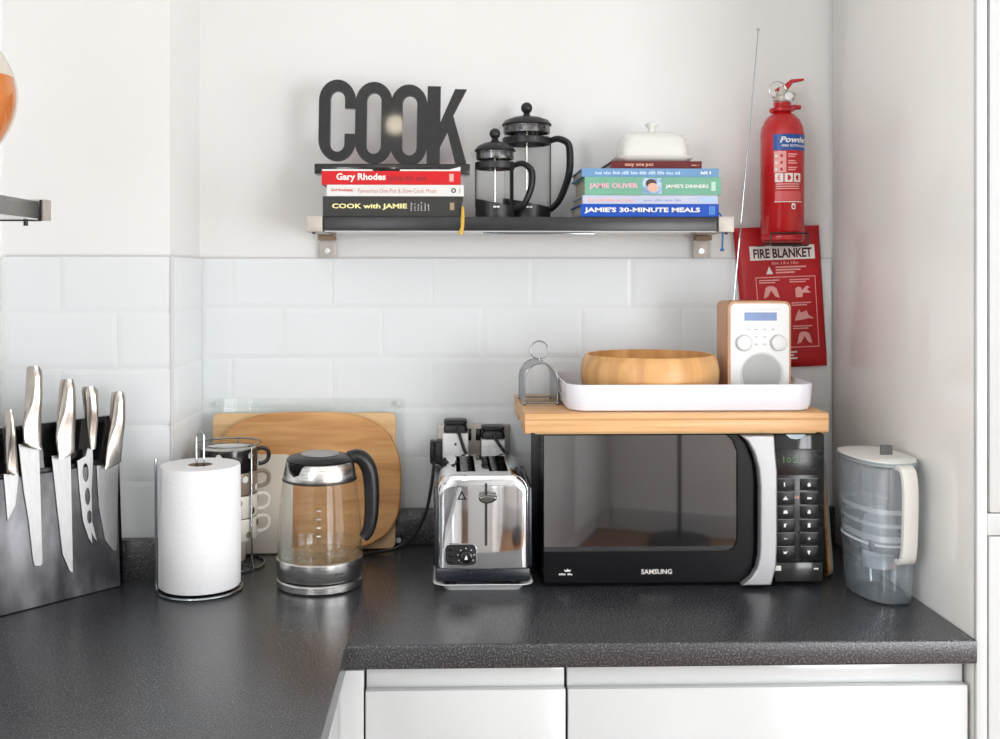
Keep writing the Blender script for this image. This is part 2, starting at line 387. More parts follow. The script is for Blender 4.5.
# base units
def base_unit(label, x0, x1):
    t = T('base_cabinet', label, 'cabinet', ((x0 + x1) / 2, -.3, 0)); h = (x1 - x0) / 2
    obj('carcass', bx(-h + .0008, h - .0008, -.245, .28, .1, W - .037), M_unit, t, smooth=False)
    obj('plinth', bx(-h + .0008, h - .0008, -.22, -.2, .001, .0995), M_unit, t, smooth=False)
    obj('handle_channel', bx(-h + .0018, h - .0018, -.272, -.2455, W - .085, W - .0372, bev=.002), M_unit, t)
    obj('door', bx(-h + .0016, h - .0016, -.288, -.2730, .105, W - .0715, bev=.0015), M_unit, t)
    obj('gap_strip', bx(-h + .0002, -h + .0016, -.262, -.246, .105, W - .038), M_gap, t, smooth=False)
    return t
base_unit('narrow glossy white base cabinet under the toaster', -.1225, .1765)
base_unit('wide glossy white base cabinet under the microwave', .1770, .7800)
tag(obj('corner_filler', bx(-.168, -.1235, -.5990, -.566, .1, W - .037, bev=.001), M_unit), 'narrow white filler post in the inner corner of the base cabinets', 'filler post')
t = T('base_cabinet', 'glossy white base cabinet under the left worktop, seen edge-on', 'cabinet', (-.47, -1.2, 0))
obj('carcass', bx(-.31, .285, -.6, .6, .1, W - .037), M_unit, t, smooth=False)
obj('plinth', bx(.24, .26, -.6, .6, .001, .0995), M_unit, t, smooth=False)
obj('handle_channel', bx(.2855, .300, -.6, .6, W - .085, W - .0372, bev=.002), M_unit, t)
for y in (-.6, 0): obj('door', bx(.2955, .312, y + .002, y + .598, .105, W - .0715, bev=.0015), M_unit, t)

# tall unit at the right
t = T('tall_cabinet', 'tall glossy cream-white cabinet closing the right side of the worktop', 'cabinet', (1.1, -.31, 0))
obj('side_panel', bx(-.3132, -.2975, -.278, .305, .001, 2.34, bev=.001), M_panel, t)
obj('carcass', bx(-.297, .3, -.262, .305, .1, 2.34), M_unit, t, smooth=False)
obj('front_stile', bx(-.3134, -.2975, -.288, -.2785, .001, 2.34, bev=.0008), M_unit, t)
obj('cross_rail', bx(-.2972, .3, -.288, -.2625, W + .1545, W + .187, bev=.0008), M_unit, t)
obj('door', bx(-.2935, .3, -.288, -.268, W + .1885, 2.33, bev=.0015), M_unit, t)
obj('door', bx(-.2945, .3, -.288, -.268, .105, W + .153, bev=.0015), M_unit, t)
obj('plinth', bx(-.2972, .3, -.25, -.23, .001, .0995), M_unit, t, smooth=False)
obj('gap_strip', bx(-.2972, -.2938, -.2675, -.2625, .105, 2.33), M_gap, t, smooth=False)

# units, lamp and pendant behind the camera, seen only as reflections
t = T('sideboard', 'white cupboard run on a recessed plinth mirrored in the microwave door', 'cupboard', REAR_O, REAR_A)
obj('carcass', bx(-.6, -.02, .03, 1.5, .15, .86), M_unit, t, smooth=False)
obj('plinth', bx(-.6, -.07, .03, 1.5, .001, .149), M_unit, t, smooth=False)
for k in range(2): obj('door', bx(-.0195, 0, .04 + k * .73, .765 + k * .73, .15, .85, bev=.0015), M_unit, t)
obj('top', bx(-.6, .02, .03, 1.52, .861, .89, bev=.002), M_work, t)
t = T('floor_lamp', 'black floor lamp with a round base mirrored in the microwave door', 'lamp', (1.235, -4.13, 0))
obj('base', cyl(B(), .165, 0.001, .035, bev=.006), M_black, t); obj('pole', cyl(B(), .011, .035, 1.5, seg=12), M_black, t)
obj('lamp_shade', lathe(B(), [(.16, 1.42), (.12, 1.68), (.117, 1.68), (.157, 1.42)], 32), M_white, t)
t = T('pendant_lamp', 'small glowing pendant lamp mirrored on the black COOK sign', 'lamp', (-.236, -2.9, 2.117))
M_bulb = mat('glowing_globe', rgb(255, 244, 225), .3, emit=(rgb(255, 240, 214), 40), noise=(5, rgb(255, 250, 235), .3, .7))
obj('globe', lathe(B(), [(.0, -.042)] + [(.042 * math.sin(a * PI / 12), -.042 * math.cos(a * PI / 12)) for a in range(1, 12)] + [(0, .042)], 24), M_bulb, t)
obj('cord', cyl(B(), .004, .0415, CEIL - 2.117, seg=8), M_black, t)

# ================================================================== shelves
SH = W + .6495        # top of the back shelf
t = T('wall_shelf', 'black gloss wall shelf on metal brackets holding books and coffee presses', 'shelf', (.137, 0, SH))
hx = .3655
obj('board', bx(-hx, hx, -.19, -.002, -.0262, -.0005, bev=.0008), mat('shelf_black', rgb(30, 30, 33), .3, noise=(40, rgb(38, 38, 41), .4, .7)), t)
obj('underside', bx(-hx + .002, hx - .002, -.1885, -.003, -.0285, -.0264), M_unit, t, smooth=False)
obj('light_strip', bx(-.07, .14, -.165, -.150, -.0322, -.0288, bev=.001), M_wire, t)
for s, xw in ((-1, -.386), (1, .387)):
    x0 = xw - .0140 + (.0035 if s < 0 else -.0035); x1 = x0 + .0285
    if s < 0: x0, x1 = -.3965, -.3672
    else: x0, x1 = .3672, .3955
    br = obj('bracket', bx(x0, x1, -.195, -.001, -.0285, .0005, bev=.0008), M_satin, t)
    xa, xb = (x0 + .001, x1 + .006) if s < 0 else (x0 - .004, x1 - .0005)
    obj('wall_plate', bx(xa, xb, -.0060, -.0002, -.0745, -.029, bev=.0012), M_satin, br)
    obj('screw', ycyl(.0055, -.0085, -.0062, (xa + xb) / 2, -.060, 16), M_steel, br)
    obj('lug', bx(xa, xb, -.03, -.0065, -.0385, -.0295), M_card, br)
    obj('pin', cyl(B(), .003, -.0325, -.0288, ((x0 + x1) / 2 + s * .002, -.185, 0), seg=10), M_black, br)
# shelf on the left wall, seen at its far end
t = T('wall_shelf', 'black gloss wall shelf, coloured grey for its sheen, entering the picture at the left edge', 'shelf', (-.80, -.9, W + .6545))
obj('board', bx(.002, .178, -.45, .377, -.0265, -.0005, bev=.0008), mat('shelf_sheen_grey', rgb(92, 91, 89), .25, noise=(40, rgb(98, 97, 95), .4, .7)), t)  # grey stands in for the reflection on the black gloss board
obj('underside', bx(.003, .177, -.449, .376, -.029, -.0268), M_unit, t, smooth=False)
br = obj('bracket', bx(.001, .185, .384, .409, -.0285, .003, bev=.0008), M_satin, t)
obj('lip', bx(.001, .1805, .3785, .3835, -.0305, -.0275), M_black, br, smooth=False)
obj('end_lip', bx(.1785, .1812, .3785, .3835, -.0272, .002), M_black, br, smooth=False)
obj('pin', cyl(B(), .0035, -.0375, -.0307, (.157, .381, 0), seg=10), M_black, br)
# amber bottle on it
t = T('oil_bottle', 'round amber glass bottle with dark stopper at the left edge', 'bottle', (-.681, -.6, W + .6545))
obj('glass_body', lathe(B(), [(0, .0008), (.024, .0008), (.026, .006)] + [(max(p.x, .007), p.y) for p in spline([(.016, .02, 0), (.012, .036, 0), (.028, .072, 0), (.047, .108, 0), (.0545, .145, 0), (.050, .178, 0), (.036, .207, 0), (.020, .228, 0), (.011, .244, 0), (.010, .2515, 0)], 4)] + [(.007, .252)], 48), glass('amber_glass', (.95, .93, .86, 1), .12), t)
obj('oil', lathe(B(), [(0, .046)] + [(p.x, p.y) for p in spline([(.010, .047, 0), (.0262, .0735, 0), (.045, .109, 0), (.0525, .145, 0), (.0488, .176, 0)], 5)] + [(.0, .176)], 48), mat('amber_oil', rgb(222, 138, 66), .12, spec=.6, coat=.5, noise=(9, rgb(208, 116, 46), .3, .7)), t)
obj('stopper', lathe(B(), [(0, .2525), (.013, .2525), (.016, .258), (.013, .266), (.009, .269), (.014, .275), (.015, .283), (.009, .29), (0, .291)], 24), mat('dark_cork', rgb(92, 72, 50), .7, bump=(90, .3)), t)

# ================================================================== books on the shelf
def book(label, x0, x1, z0, z1, yf, depth, col, name='book', pages=True, group='cookbooks on the wall shelf', soft=False):
    cx = (x0 + x1) / 2; w = (x1 - x0) / 2; h = z1 - z0; c = .0022
    t = T(name, label, 'book', (cx, yf, SH + z0), 0, group)
    m = mat('cover_%d_%d_%d' % col, rgb(*[c * .93 for c in col]), .42, spec=.28, noise=(25, rgb(*[max(0, k - 8) for k in col]), .35, .7))
    b = B(); box(b, -w, w, 0, depth, 0, c); box(b, -w, w, 0, depth, h - c, h); box(b, -w, w, 0, .003, c, h - c)
    obj('cover', b, m, t, smooth=False)
    obj('pages', bx(-w + .004, w - .004, .0032, depth - .004, c + .0001, h - c - .0001), M_paper, t, smooth=False)
    return t, w, h
E_ = -.0004
def marks(m, parent, x, z, w, h, n, name='faded_print'):     # print too small to read: a row of short strokes
    b = B(); st = w / n
    for i in range(n):
        if i % 5 == 4: continue
        hh = h * random.uniform(.55, 1); box(b, x + i * st, x + i * st + st * .7, -.0005, -.0001, z, z + hh)
    return obj(name, b, m, parent, smooth=False)
# left pile
t, w, h = book('thick charcoal cookbook with cream capitals at the bottom of the left pile', -.2310, .0265, .0003, .0375, -.181, .172, (62, 62, 60))
MY = mat('print_cream', rgb(250, 240, 170), .5)
text('COOK with JAMIE', MY, t, E_, w=.139, h=.0118, x=-w + .017, z=.0122, bold=.03)
for i, q in enumerate(('my', 'guide to', 'making', 'you a', 'better', 'cook')):
    o = text(q, M_pw, t, E_, w=.0165 - .002 * (i % 3), h=.0032, x=0, z=0); o.rotation_euler = (0, -PI / 2, 0); o.location = (-w + .166 + i * .0062, E_, .0105)
obj('emblem', bx(w - .022, w - .014, -.0005, -.0001, .012, .026), mat('print_tan', rgb(160, 140, 112), .5), t, smooth=False)
mk = tube(B(), [(w + .0015, -.004, .018), (w + .002, -.006, .008), (w + .0015, -.0105, -.004), (w + .001, -.0105, -.02), (w - .003, -.0105, -.034)], [.0022, .0034, .0040, .0036, .0050], 6)
obj('ribbon', mk, mat('yellow_ribbon', rgb(212, 172, 70), .6, bump=(200, .3)), t)
t, w, h = book('slim white cookbook with red and grey spine print', -.2235, .0305, .0379, .0590, -.1815, .17, (240, 238, 236))
text('Good Housekeeping', mat('print_red', rgb(206, 40, 44), .5), t, E_, w=.04, h=.007, x=-w + .008, z=.0075, bold=.02)
text('Favourites One-Pot & Slow-Cook Meals', mat('print_rose', rgb(190, 130, 120), .5), t, E_, w=.145, h=.0082, x=-w + .058, z=.0062)
text('O', M_pk, t, E_, w=.0095, h=.0095, x=w - .024, z=.006, bold=.05)
text('I', M_pk, t, E_, w=.001, h=.008, x=w - .008, z=.0065)
t, w, h = book('bright red cookbook on top of the left pile', -.2330, .0245, .0594, .0845, -.1825, .165, (220, 32, 38))
text('Gary Rhodes', M_pw, t, E_, w=.0915, h=.0165, x=-w + .027, z=.0045, bold=.035)
text('time to eat', mat('print_maroon', rgb(110, 28, 40), .5), t, E_, w=.072, h=.0105, x=-w + .122, z=.007)
obj('emblem', bx(w - .021, w - .013, -.0005, -.0001, .006, .02), M_pr, t, smooth=False)
b = B(); box(b, -w + .001, -w + .094, -.0012, .03, h + .0001, h + .0028); box(b, -w + .145, w - .001, -.0012, .03, h + .0001, h + .0028)
obj('dust_jacket_edge', b, M_pw, t, smooth=False)
b = B(); b.faces.new([b.verts.new(p) for p in ((w - .022, -.0006, h + .0028), (w, -.0006, h + .0028), (w - .0005, .004, h + .0085))])
b.faces.new([b.verts.new(p) for p in ((w - .022, .0, h + .0028), (w, .0, h + .0028), (w - .0005, .0046, h + .0085))])
obj('torn_corner', b, M_pw, t, smooth=False)
# right pile
t, w, h = book('royal blue cookbook at the bottom of the right pile', .2475, .5065, .0003, .0240, -.1845, .17, (18, 84, 190))
text("JAMIE'S 30-MINUTE MEALS", M_pw, t, E_, w=.217, h=.0115, x=-w + .007, z=.006, bold=.035)
for i in range(3): obj('lettering', bx(w - .018 + i * .004, w - .0155 + i * .004, -.0005, -.0001, .004, .02), mat('print_sky', rgb(90, 150, 215), .5), t, smooth=False)
obj('ribbon', tube(B(), spline([(w - .002, .001, .009), (w + .0025, -.004, .003), (w + .0045, -.007, -.006), (w + .0055, -.007, -.03), (w + .0045, -.007, -.058)], 5), .0016, 6), mat('blue_ribbon', rgb(34, 98, 158), .6, bump=(200, .3)), t)
obj('ribbon_tip', lathe(B(), [(.0015, 0), (.0045, -.006), (.0035, -.007), (0, -.0065)], 10, (w + .0045, -.007, -.057)), MATS['blue_ribbon'], t)
t, w, h = book('pale lilac cookbook between the blue and the green one', .2515, .5050, .0244, .0405, -.1825, .168, (206, 212, 232))
marks(M_pr, t, -w + .01, .0045, .085, .0055, 24)
marks(mat('print_lilac', rgb(150, 160, 205), .5), t, -w + .115, .005, .07, .004, 18)
obj('emblem', bx(w - .036, w - .002, -.0005, -.0001, .002, .014), mat('print_iceblue', rgb(176, 200, 232), .5), t, smooth=False)
t, w, h = book('thick mint green cookbook with a small portrait on its spine', .2555, .5105, .0409, .0745, -.1835, .172, (126, 186, 160))
text('JAMIE OLIVER', mat('print_pink', rgb(240, 176, 196), .5), t, E_, w=.092, h=.0115, x=-w + .008, z=.0105, bold=.03)
text("JAMIE'S DINNERS", M_pw, t, E_, w=.081, h=.0085, x=-w + .151, z=.0115, bold=.025)
obj('portrait', bx(-w + .108, -w + .144, -.0006, -.0001, .0022, .0315), mat('print_steelblue', rgb(120, 158, 196), .5, noise=(60, rgb(190, 214, 236), .4, .6)), t, smooth=False)
obj('portrait_hair', flat([[(-w + .124 + .0105 * math.cos(a * .5236), .0215 + .0085 * math.sin(a * .5236)) for a in range(12)]]), mat('print_brown', rgb(70, 48, 40), .5), t, loc=(0, -.0009, 0), smooth=False)
obj('portrait_face', flat([[(-w + .127 + .0105 * math.cos(a * .5236), .014 + .0085 * math.sin(a * .5236)) for a in range(12)]]), mat('print_skin', rgb(224, 178, 160), .5), t, loc=(0, -.0012, 0), smooth=False)
obj('emblem', bx(w - .018, w - .010, -.0005, -.0001, .008, .025), mat('print_mint', rgb(186, 220, 204), .5), t, smooth=False)
t, w, h = book('slim sky blue cookbook under the maroon one', .2500, .5070, .0749, .0905, -.1825, .172, (120, 164, 208))
marks(mat('print_paleblue', rgb(196, 218, 240), .5), t, -w + .025, .0045, .160, .0065, 48)
marks(M_pw, t, w - .034, .005, .02, .0055, 6)
t, w, h = book('thin maroon book directly under the white butter dish', .3065, .4780, .0909, .1055, -.17, .15, (112, 34, 36))
text('easy one pot', mat('print_peach', rgb(236, 178, 150), .5), t, E_, w=.054, h=.0075, x=-w + .026, z=.0035, bold=.02)
marks(MATS['print_peach'], t, w - .019, .006, .014, .003, 6)

# butter dish
t = T('butter_dish', 'white lidded butter dish on top of the right book pile', 'dish', (.3955, -.105, SH + .1058))
def rsec(b, w, d, r, z): return ring(b, [(x, y, z) for x, y in rr2(w, d, r, 6)])
b = B(); skin(b, [rsec(b, .128, .085, .02, 0.0002), rsec(b, .148, .105, .026, .008), rsec(b, .150, .107, .027, .0115), rsec(b, .138, .096, .022, .0105), rsec(b, .134, .09, .02, .008)])
obj('dish', b, M_ceramic, t)
b = B(); skin(b, [rsec(b, .130, .086, .02, .009), rsec(b, .131, .087, .02, .012), rsec(b, .128, .084, .02, .03), rsec(b, .121, .078, .02, .046), rsec(b, .108, .066, .02, .0545), rsec(b, .08, .045, .018, .0595), rsec(b, .03, .02, .009, .062)])
lid = obj('lid', b, M_ceramic, t, ang=60)
obj('knob', lathe(B(), [(.009, .060), (.0065, .066), (.007, .07), (.012, .0755), (.0122, .078), (.008, .081), (0, .0815)], 24), M_ceramic, lid)

# COOK sign
t = T('word_sign', 'black cut-out COOK sign standing on the red book', 'sign', (-.106, -.1, SH + .0849))
obj('base', bx(-.148, .149, -.02, .03, 0, .0195, bev=.001), M_blackg, t)
def stad(u0, u1, v0, v1, n=14, ry=None):
    r = (u1 - u0) / 2; c = (u0 + u1) / 2; k = 1.15
    return [(c + r * math.cos(PI * i / n), v1 - r * k + r * k * math.sin(PI * i / n)) for i in range(n + 1)] + [(c + r * math.cos(PI + PI * i / n), v0 + r * k + r * k * math.sin(PI + PI * i / n)) for i in range(n + 1)]
n = 14
o_ = stad(0, .071, .004, .161); i_ = stad(.022, .050, .022, .139)
cpoly = [(.071, .106)] + o_[:] + [(.071, .057), (.050, .057)] + i_[::-1] + [(.050, .106)]
K = lambda x, y: ((x - 43) * .000392, (460 - y) * .000392)
kp = [K(*p) for p in ((575, 73), (640, 73), (640, 250), (710, 85), (768, 85), (703, 215), (778, 472), (722, 472), (676, 298), (640, 370), (640, 466), (575, 466))]
lets = [(cpoly,), (stad(.070, .142, .0005, .158), stad(.092, .120, .019, .137)), (stad(.138, .209, -.002, .154), stad(.161, .189, .017, .133)), (kp,)]
for k, (pl, d, yy) in enumerate(zip(lets, (.015, .0152, .0170, .0154), (0, 0, -.0008, 0))):
    pl = [[(x - .1435, z + .0205 - .00) for x, z in p] for p in pl]
    obj('letter', shape(pl, d), M_blackm, t, loc=(0, yy + .004, 0), rot=(0, math.radians(.9), 0), ang=30)

# ================================================================== coffee presses
def press(label, loc, rotz, R, H, base_h, scale_h, group, small):
    t = T('coffee_press', label, 'coffee press', loc, rotz, group)
    obj('glass_beaker', lathe(B(), [(0, .006), (R - .003, .006), (R, .010), (R, H - .004), (R + .003, H)], 40), G_clear, t)
    b = B()
    n = 40; lo = []; hi = []; li = []; hii = []
    for i in range(n):
        a = 2 * PI * i / n; zt = base_h * (.72 + .28 * math.cos(a - PI) * -1 if not small else .74 - .26 * math.cos(a))
        zt = base_h * (.80 - .22 * math.cos(a))
        c, s = math.cos(a), math.sin(a); r = R + .0028
        lo.append(b.verts.new((r * c, r * s, .0005))); hi.append(b.verts.new((r * c, r * s, zt))); hii.append(b.verts.new(((R + .0005) * c, (R + .0005) * s, zt))); li.append(b.verts.new(((R + .0005) * c, (R + .0005) * s, .003)))
    skin(b, [lo, hi, hii, li])
    hold = obj('holder_base', b, M_black, t)
    zc = H * (.80 if small else .845)
    obj('collar', lathe(B(), [(R + .0008, zc - .007), (R + .0035, zc - .006), (R + .0035, zc + .006), (R + .0008, zc + .007), (R + .0008, zc - .007)], 40), M_black, t)
    for a in ((190, 335) if small else (0,)):
        a = math.radians(a); c, s = math.cos(a), math.sin(a)
        m = Matrix.Translation((c * (R + .0022), s * (R + .0022), 0)) @ Matrix.Rotation(a, 4, 'Z')
        obj('strut', xf(bx(-.0012, .0012, -.0055, .0055, base_h * .6, zc), m), M_black, t, smooth=False)
    hr = R + (.037 if small else .041)
    hp = [(R + .001, 0, zc), (R + .018, 0, zc + .004), (hr - .004, 0, zc - .006), (hr, 0, zc * .80), (hr - .003, 0, zc * .55), (R + .020, 0, zc * .25), (R + .001, 0, base_h * .45)]
    pts = spline(hp, 6)
    b = tube(B(), pts, [(.0048 if small else .0056) + .0018 * math.sin(PI * i / (len(pts) - 1)) for i in range(len(pts))], 10)
    for v in b.verts: v.co.y *= 1.35
    obj('handle', b, M_black, t)
    lid = obj('lid', lathe(B(), [(R + .004, H + .002), (R + .005, H + .004), (R - .001, H + .012), (R * .6, H + .0185), (.008, H + .022), (.006, H + .026), (0, H + .026)], 40), M_black, t)
    obj('lid_skirt', lathe(B(), [(R + .0015, H + .0018), (R + .0017, H - .013), (R - .0004, H - .013), (R - .0004, H + .0018)], 40), mat('smoky_steel', rgb(120, 120, 120), .25, metal=.9, noise=(90, rgb(70, 70, 70), .4, .6)), lid)
    kr = .0105 if small else .0115
    obj('knob', lathe(B(), [(.0045, H + .024)] + [(kr * math.sin(PI * i / 10), H + .026 + kr - kr * math.cos(PI * i / 10)) for i in range(2, 10)] + [(0, H + .026 + 2 * kr)], 24), M_black, t)
    obj('plunger_rod', cyl(B(), .0018, .02, H + .024, seg=8), M_steel, t)
    obj('plunger_disc', lathe(B(), [(0, .022), (R - .003, .020), (R - .0025, .0245), (0, .0265)], 32), M_steel, t)
    o = obj('badge', flat([rr2(.0055, .0032, .001, 3, -.0032, 0), rr2(.0055, .0032, .001, 3, .0032, 0)]), M_pw, t, smooth=False)
    a = -rotz - math.radians(88) ; rr_ = R + .0034
    o.location = (rr_ * math.cos(a), rr_ * math.sin(a), base_h * .55); o.rotation_euler = (0, 0, a + PI / 2)
    # small pouring lip
    obj('spout', lathe(B(), [(.003, H - .014), (.009, H - .002), (.0105, H + .001), (.0085, H - .002)], 14, (-R - .002, 0, 0), PI * .5, PI * 1.5), G_clear, t)
    return t
press('small black coffee press in front on the shelf', (.0905, -.128, SH), math.radians(-8), .0345, .125, .036, 1, 'coffee presses on the wall shelf', True)
press('large black coffee press behind the smaller one', (.1565, -.058, SH), math.radians(-10), .0445, .184, .042, 1, 'coffee presses on the wall shelf', False)

# ================================================================== fire extinguisher and blanket
XR = .0425
t = T('fire_extinguisher', 'red powder fire extinguisher on the wall beside the tall cabinet', 'extinguisher', (.6645, -.062, W + .607))
obj('cylinder', lathe(B(), [(0, 0), (XR - .006, 0), (XR - .001, .003), (XR, .008), (XR, .012), (XR - .0012, .0135), (XR, .015), (XR, .212), (XR - .002, .226), (XR - .008, .240), (XR - .017, .250), (XR - .024, .254), (.0165, .256), (.0160, .270), (.0175, .272), (.0175, .275), (.014, .276), (0, .276)], 48), M_red, t)
obj('neck_ring', lathe(B(), [(.016, .256), (.022, .258), (.023, .263), (.017, .266)], 28), M_red, t)
vb = obj('valve', lathe(B(), [(0, .2762), (.013, .2762), (.015, .279), (.015, .288), (.011, .291), (.012, .3), (.010, .307), (0, .308)], 24), M_satin, t)
obj('valve_outlet', tube(B(), [(-.002, -.004, .284), (.014, -.008, .289), (.022, -.009, .286)], [.008, .0085, .007], 12), M_satin, vb)
obj('gauge', xf(ycyl(.0085, -.006, .0, 0, 0, 20, .001), Matrix.Translation((.008, -.0125, .286))), M_white, vb)
obj('valve_bolt', tube(B(), [(-.020, -.004, .2815), (-.008, -.006, .284)], .0055, 10), M_satin, vb)
hb = B(); hp = [(-.014, .303), (.0, .309), (.016, .3215), (.041, .3235), (.0415, .319), (.02, .315), (.010, .301), (-.010, .2965)]
obj('lever', shape([hp], .016, .0015), M_red, t)
obj('lower_handle', tube(B(), [(.012, 0, .263), (.024, -.002, .2665), (.036, -.003, .2665)], [.007, .0055, .004], 10), M_red, t)
obj('side_lug', tube(B(), [(-.012, 0, .262), (-.0235, -.004, .2585)], .0055, 10), M_red, t)
obj('safety_pin', tube(B(), [(-.0125 + .0165 * math.cos(a * .2856), -.010, .300 + .0165 * math.sin(a * .2856)) for a in range(22)], .0011, 6, closed=True), M_steel, t)
def bend(me, R, u0=None):      # wrap a flat XZ print round a vertical cylinder, facing -Y
    u0 = (-.0125 if abs(R - XR) < .002 else 0.) if u0 is None else u0
    for v in me.vertices:
        a = (v.co.x + u0) / R; rr = R - v.co.y * 0
        v.co = Vector((rr * math.sin(a), -rr * math.cos(a), v.co.z))
    return me
def grid_patch(u0, u1, z0, z1, n=14):
    b = B(); lo = [b.verts.new((u0 + (u1 - u0) * i / n, 0, z0)) for i in range(n + 1)]; hi = [b.verts.new((u0 + (u1 - u0) * i / n, 0, z1)) for i in range(n + 1)]
    for i in range(n): b.faces.new((lo[i], lo[i + 1], hi[i + 1], hi[i]))
    me = bpy.data.meshes.new('p'); b.to_mesh(me); b.free(); return me
def fz(y): return .607 - .607 + (240 - y) / 507.4       # height on the cylinder of a photo row
lab = obj('label_band', bend(grid_patch(-.018, .085, fz(150), fz(134)), XR + .0003), M_pb, t)
obj('lettering', bend(text_mesh('Powder', w=.064, h=.0118, bold=.035, shear=.25, x=-.005, z=fz(142.5)), XR + .0007), M_pw, lab, smooth=False)
obj('lettering', bend(text_mesh('FIRE EXTINGUISHER', w=.070, h=.0048, bold=.02, shear=.2, x=-.002, z=fz(146.8)), XR + .0007), M_pw, lab, smooth=False)
ins = obj('instruction_panel', bend(grid_patch(-.0165, .007, fz(172), fz(151)), XR + .0003), M_pr, t)
for r in range(3):
    for q in range(2):
        z = fz(157 + 6.7 * r); u = -.012 + q * .010
        obj('pictogram', bend(flat([[(u + .003 * math.cos(k * PI / 3 + r), z + .0035 * math.sin(k * PI / 3 + r) + .003) for k in range(6)]]), XR + .0007), M_red if q else M_pw, ins, smooth=False)
for r in range(9):
    if r % 3 == 2: continue
    obj('small_print', bend(grid_patch(.011, .030 - .004 * (r % 2), fz(154.5 + 2.2 * r), fz(153.4 + 2.2 * r), 6), XR + .0004), M_pr, t)
for q in range(3):
    u = -.0145 + q * .0185
    sq = obj('class_square', bend(grid_patch(u, u + .016, fz(181.5), fz(172.8), 6), XR + .0003), M_pw, t)
    obj('pictogram', bend(flat([[(u + .008 + .005 * math.cos(k * PI / 3 + q) * (1 if k % 2 else .5), fz(177.2) + .006 * math.sin(k * PI / 3 + q)) for k in range(6)]]), XR + .0007), M_red, sq, smooth=False)
for r in range(3): obj('small_print', bend(grid_patch(-.013, .036, fz(184 + 2.2 * r), fz(183 + 2.2 * r), 10), XR + .0004), M_pr, t)
obj('printed_field', bend(grid_patch(-.0145, .040, fz(200), fz(190.5), 10), XR + .00035), mat('print_rose_red', rgb(214, 92, 90), .4), t)
obj('small_print', bend(grid_patch(-.0155, .042, fz(201.4), fz(200.6), 10), XR + .0004), M_pw, t)
kk = obj('approval_mark', bend(flat([rr2(.0085, .012, .003, 4, .0215, fz(205.5)), rr2(.0045, .0055, .002, 4, .0215, fz(206))]), XR + .0005), M_pw, t, smooth=False)
# wire bracket that holds it
t2 = tag(obj('wire_bracket', tube(B(), spline([(-.004, .012, .017), (-.033, .010, .0165), (-.0365, -.01, .0165), (-.036, -.046, .016), (-.034, -.047, .0105), (.034, -.047, -.0085 + .019), (.036, -.046, .016), (.0365, -.01, .0165), (.033, .010, .0165)], 4), .0016, 8, closed=True), M_black), 'black wire cradle round the foot of the fire extinguisher', 'bracket')
bpy.data.objects.remove(t2)
t2 = T('wire_bracket', 'black wire cradle under the foot of the fire extinguisher', 'bracket', (.6645, -.062, W + .607))
xa = .0365
loop = []
for px, pz in ((-xa, .016), (xa, .016), (xa, -.0065), (-xa, -.0065)): loop.append((px, -.0485, pz))
def rloop(w, h, r, cz, y): return [(x, y, z) for x, z in rr2(w, h, r, 5, 0, cz)]
obj('front_loop', tube(B(), rloop(.073, .024, .004, .0035, -.0452), .0017, 8, closed=True), M_black, t2)
for s in (-1, 1): obj('side_wire', tube(B(), [(s * .0365, -.0452, -.0075), (s * .0365, 0, -.0078), (s * .0365, .059, -.0078)], .0016, 8), M_black, t2)
obj('cross_wire', tube(B(), [(-.0365, -.01, -.0045), (.0365, -.01, -.0045)], .0016, 8), M_black, t2)
obj('back_plate', bx(-.02, .02, .0595, .0622, -.03, .16, bev=.0008), M_black, t2)

t = T('fire_blanket', 'red fire blanket pouch hanging below the extinguisher', 'fire blanket', (.68, -.003, W))
# pouch outline, top left clockwise
TL, TR, BR, BL = Vector((.5815 - .68, .636)), Vector((.7570 - .68, .6425)), Vector((.7745 - .68, .3560)), Vector((.609 - .68, .350))
def bl(u, v): # u right, v down
    p = (TL * (1 - u) + TR * u) * (1 - v) + (BL * (1 - u) + BR * u) * v
    off = .004 * math.sin(u * PI) * math.sin(v * PI) + .0012 * math.sin(9 * u + 3 * v)
    return p, -.010 - off
b = B(); nu, nv = 16, 22
fr = [[None] * (nu + 1) for _ in range(nv + 1)]; bk = [[None] * (nu + 1) for _ in range(nv + 1)]
for j in range(nv + 1):
    for i in range(nu + 1):
        p, d = bl(i / nu, j / nv); e = 1 if 0 < i < nu and 0 < j < nv else .35
        fr[j][i] = b.verts.new((p.x, d * e, p.y)); bk[j][i] = b.verts.new((p.x, 0, p.y))
for j in range(nv):
    for i in range(nu):
        b.faces.new((fr[j][i], fr[j][i + 1], fr[j + 1][i + 1], fr[j + 1][i])); b.faces.new((bk[j][i], bk[j + 1][i], bk[j + 1][i + 1], bk[j][i + 1]))
for i in range(nu):
    b.faces.new((fr[0][i], bk[0][i], bk[0][i + 1], fr[0][i + 1])); b.faces.new((fr[nv][i], fr[nv][i + 1], bk[nv][i + 1], bk[nv][i]))
for j in range(nv):
    b.faces.new((fr[j][0], fr[j + 1][0], bk[j + 1][0], bk[j][0])); b.faces.new((fr[j][nu], bk[j][nu], bk[j + 1][nu], fr[j + 1][nu]))
pouch = obj('pouch', b, M_redf, t, ang=60)
def onp(me, lift=.0008):      # drape a print given in (u, v) coordinates onto the pouch
    for v in me.vertices:
        p, d = bl(v.co.x, -v.co.z); v.co = Vector((p.x, d - lift, p.y))
    return me
def guv(u0, u1, v0, v1, n=10):
    b = B(); lo = [b.verts.new((u0 + (u1 - u0) * i / n, 0, -v1)) for i in range(n + 1)]; hi = [b.verts.new((u0 + (u1 - u0) * i / n, 0, -v0)) for i in range(n + 1)]
    for i in range(n): b.faces.new((lo[i], lo[i + 1], hi[i + 1], hi[i]))
    me = bpy.data.meshes.new('p'); b.to_mesh(me); b.free(); return me
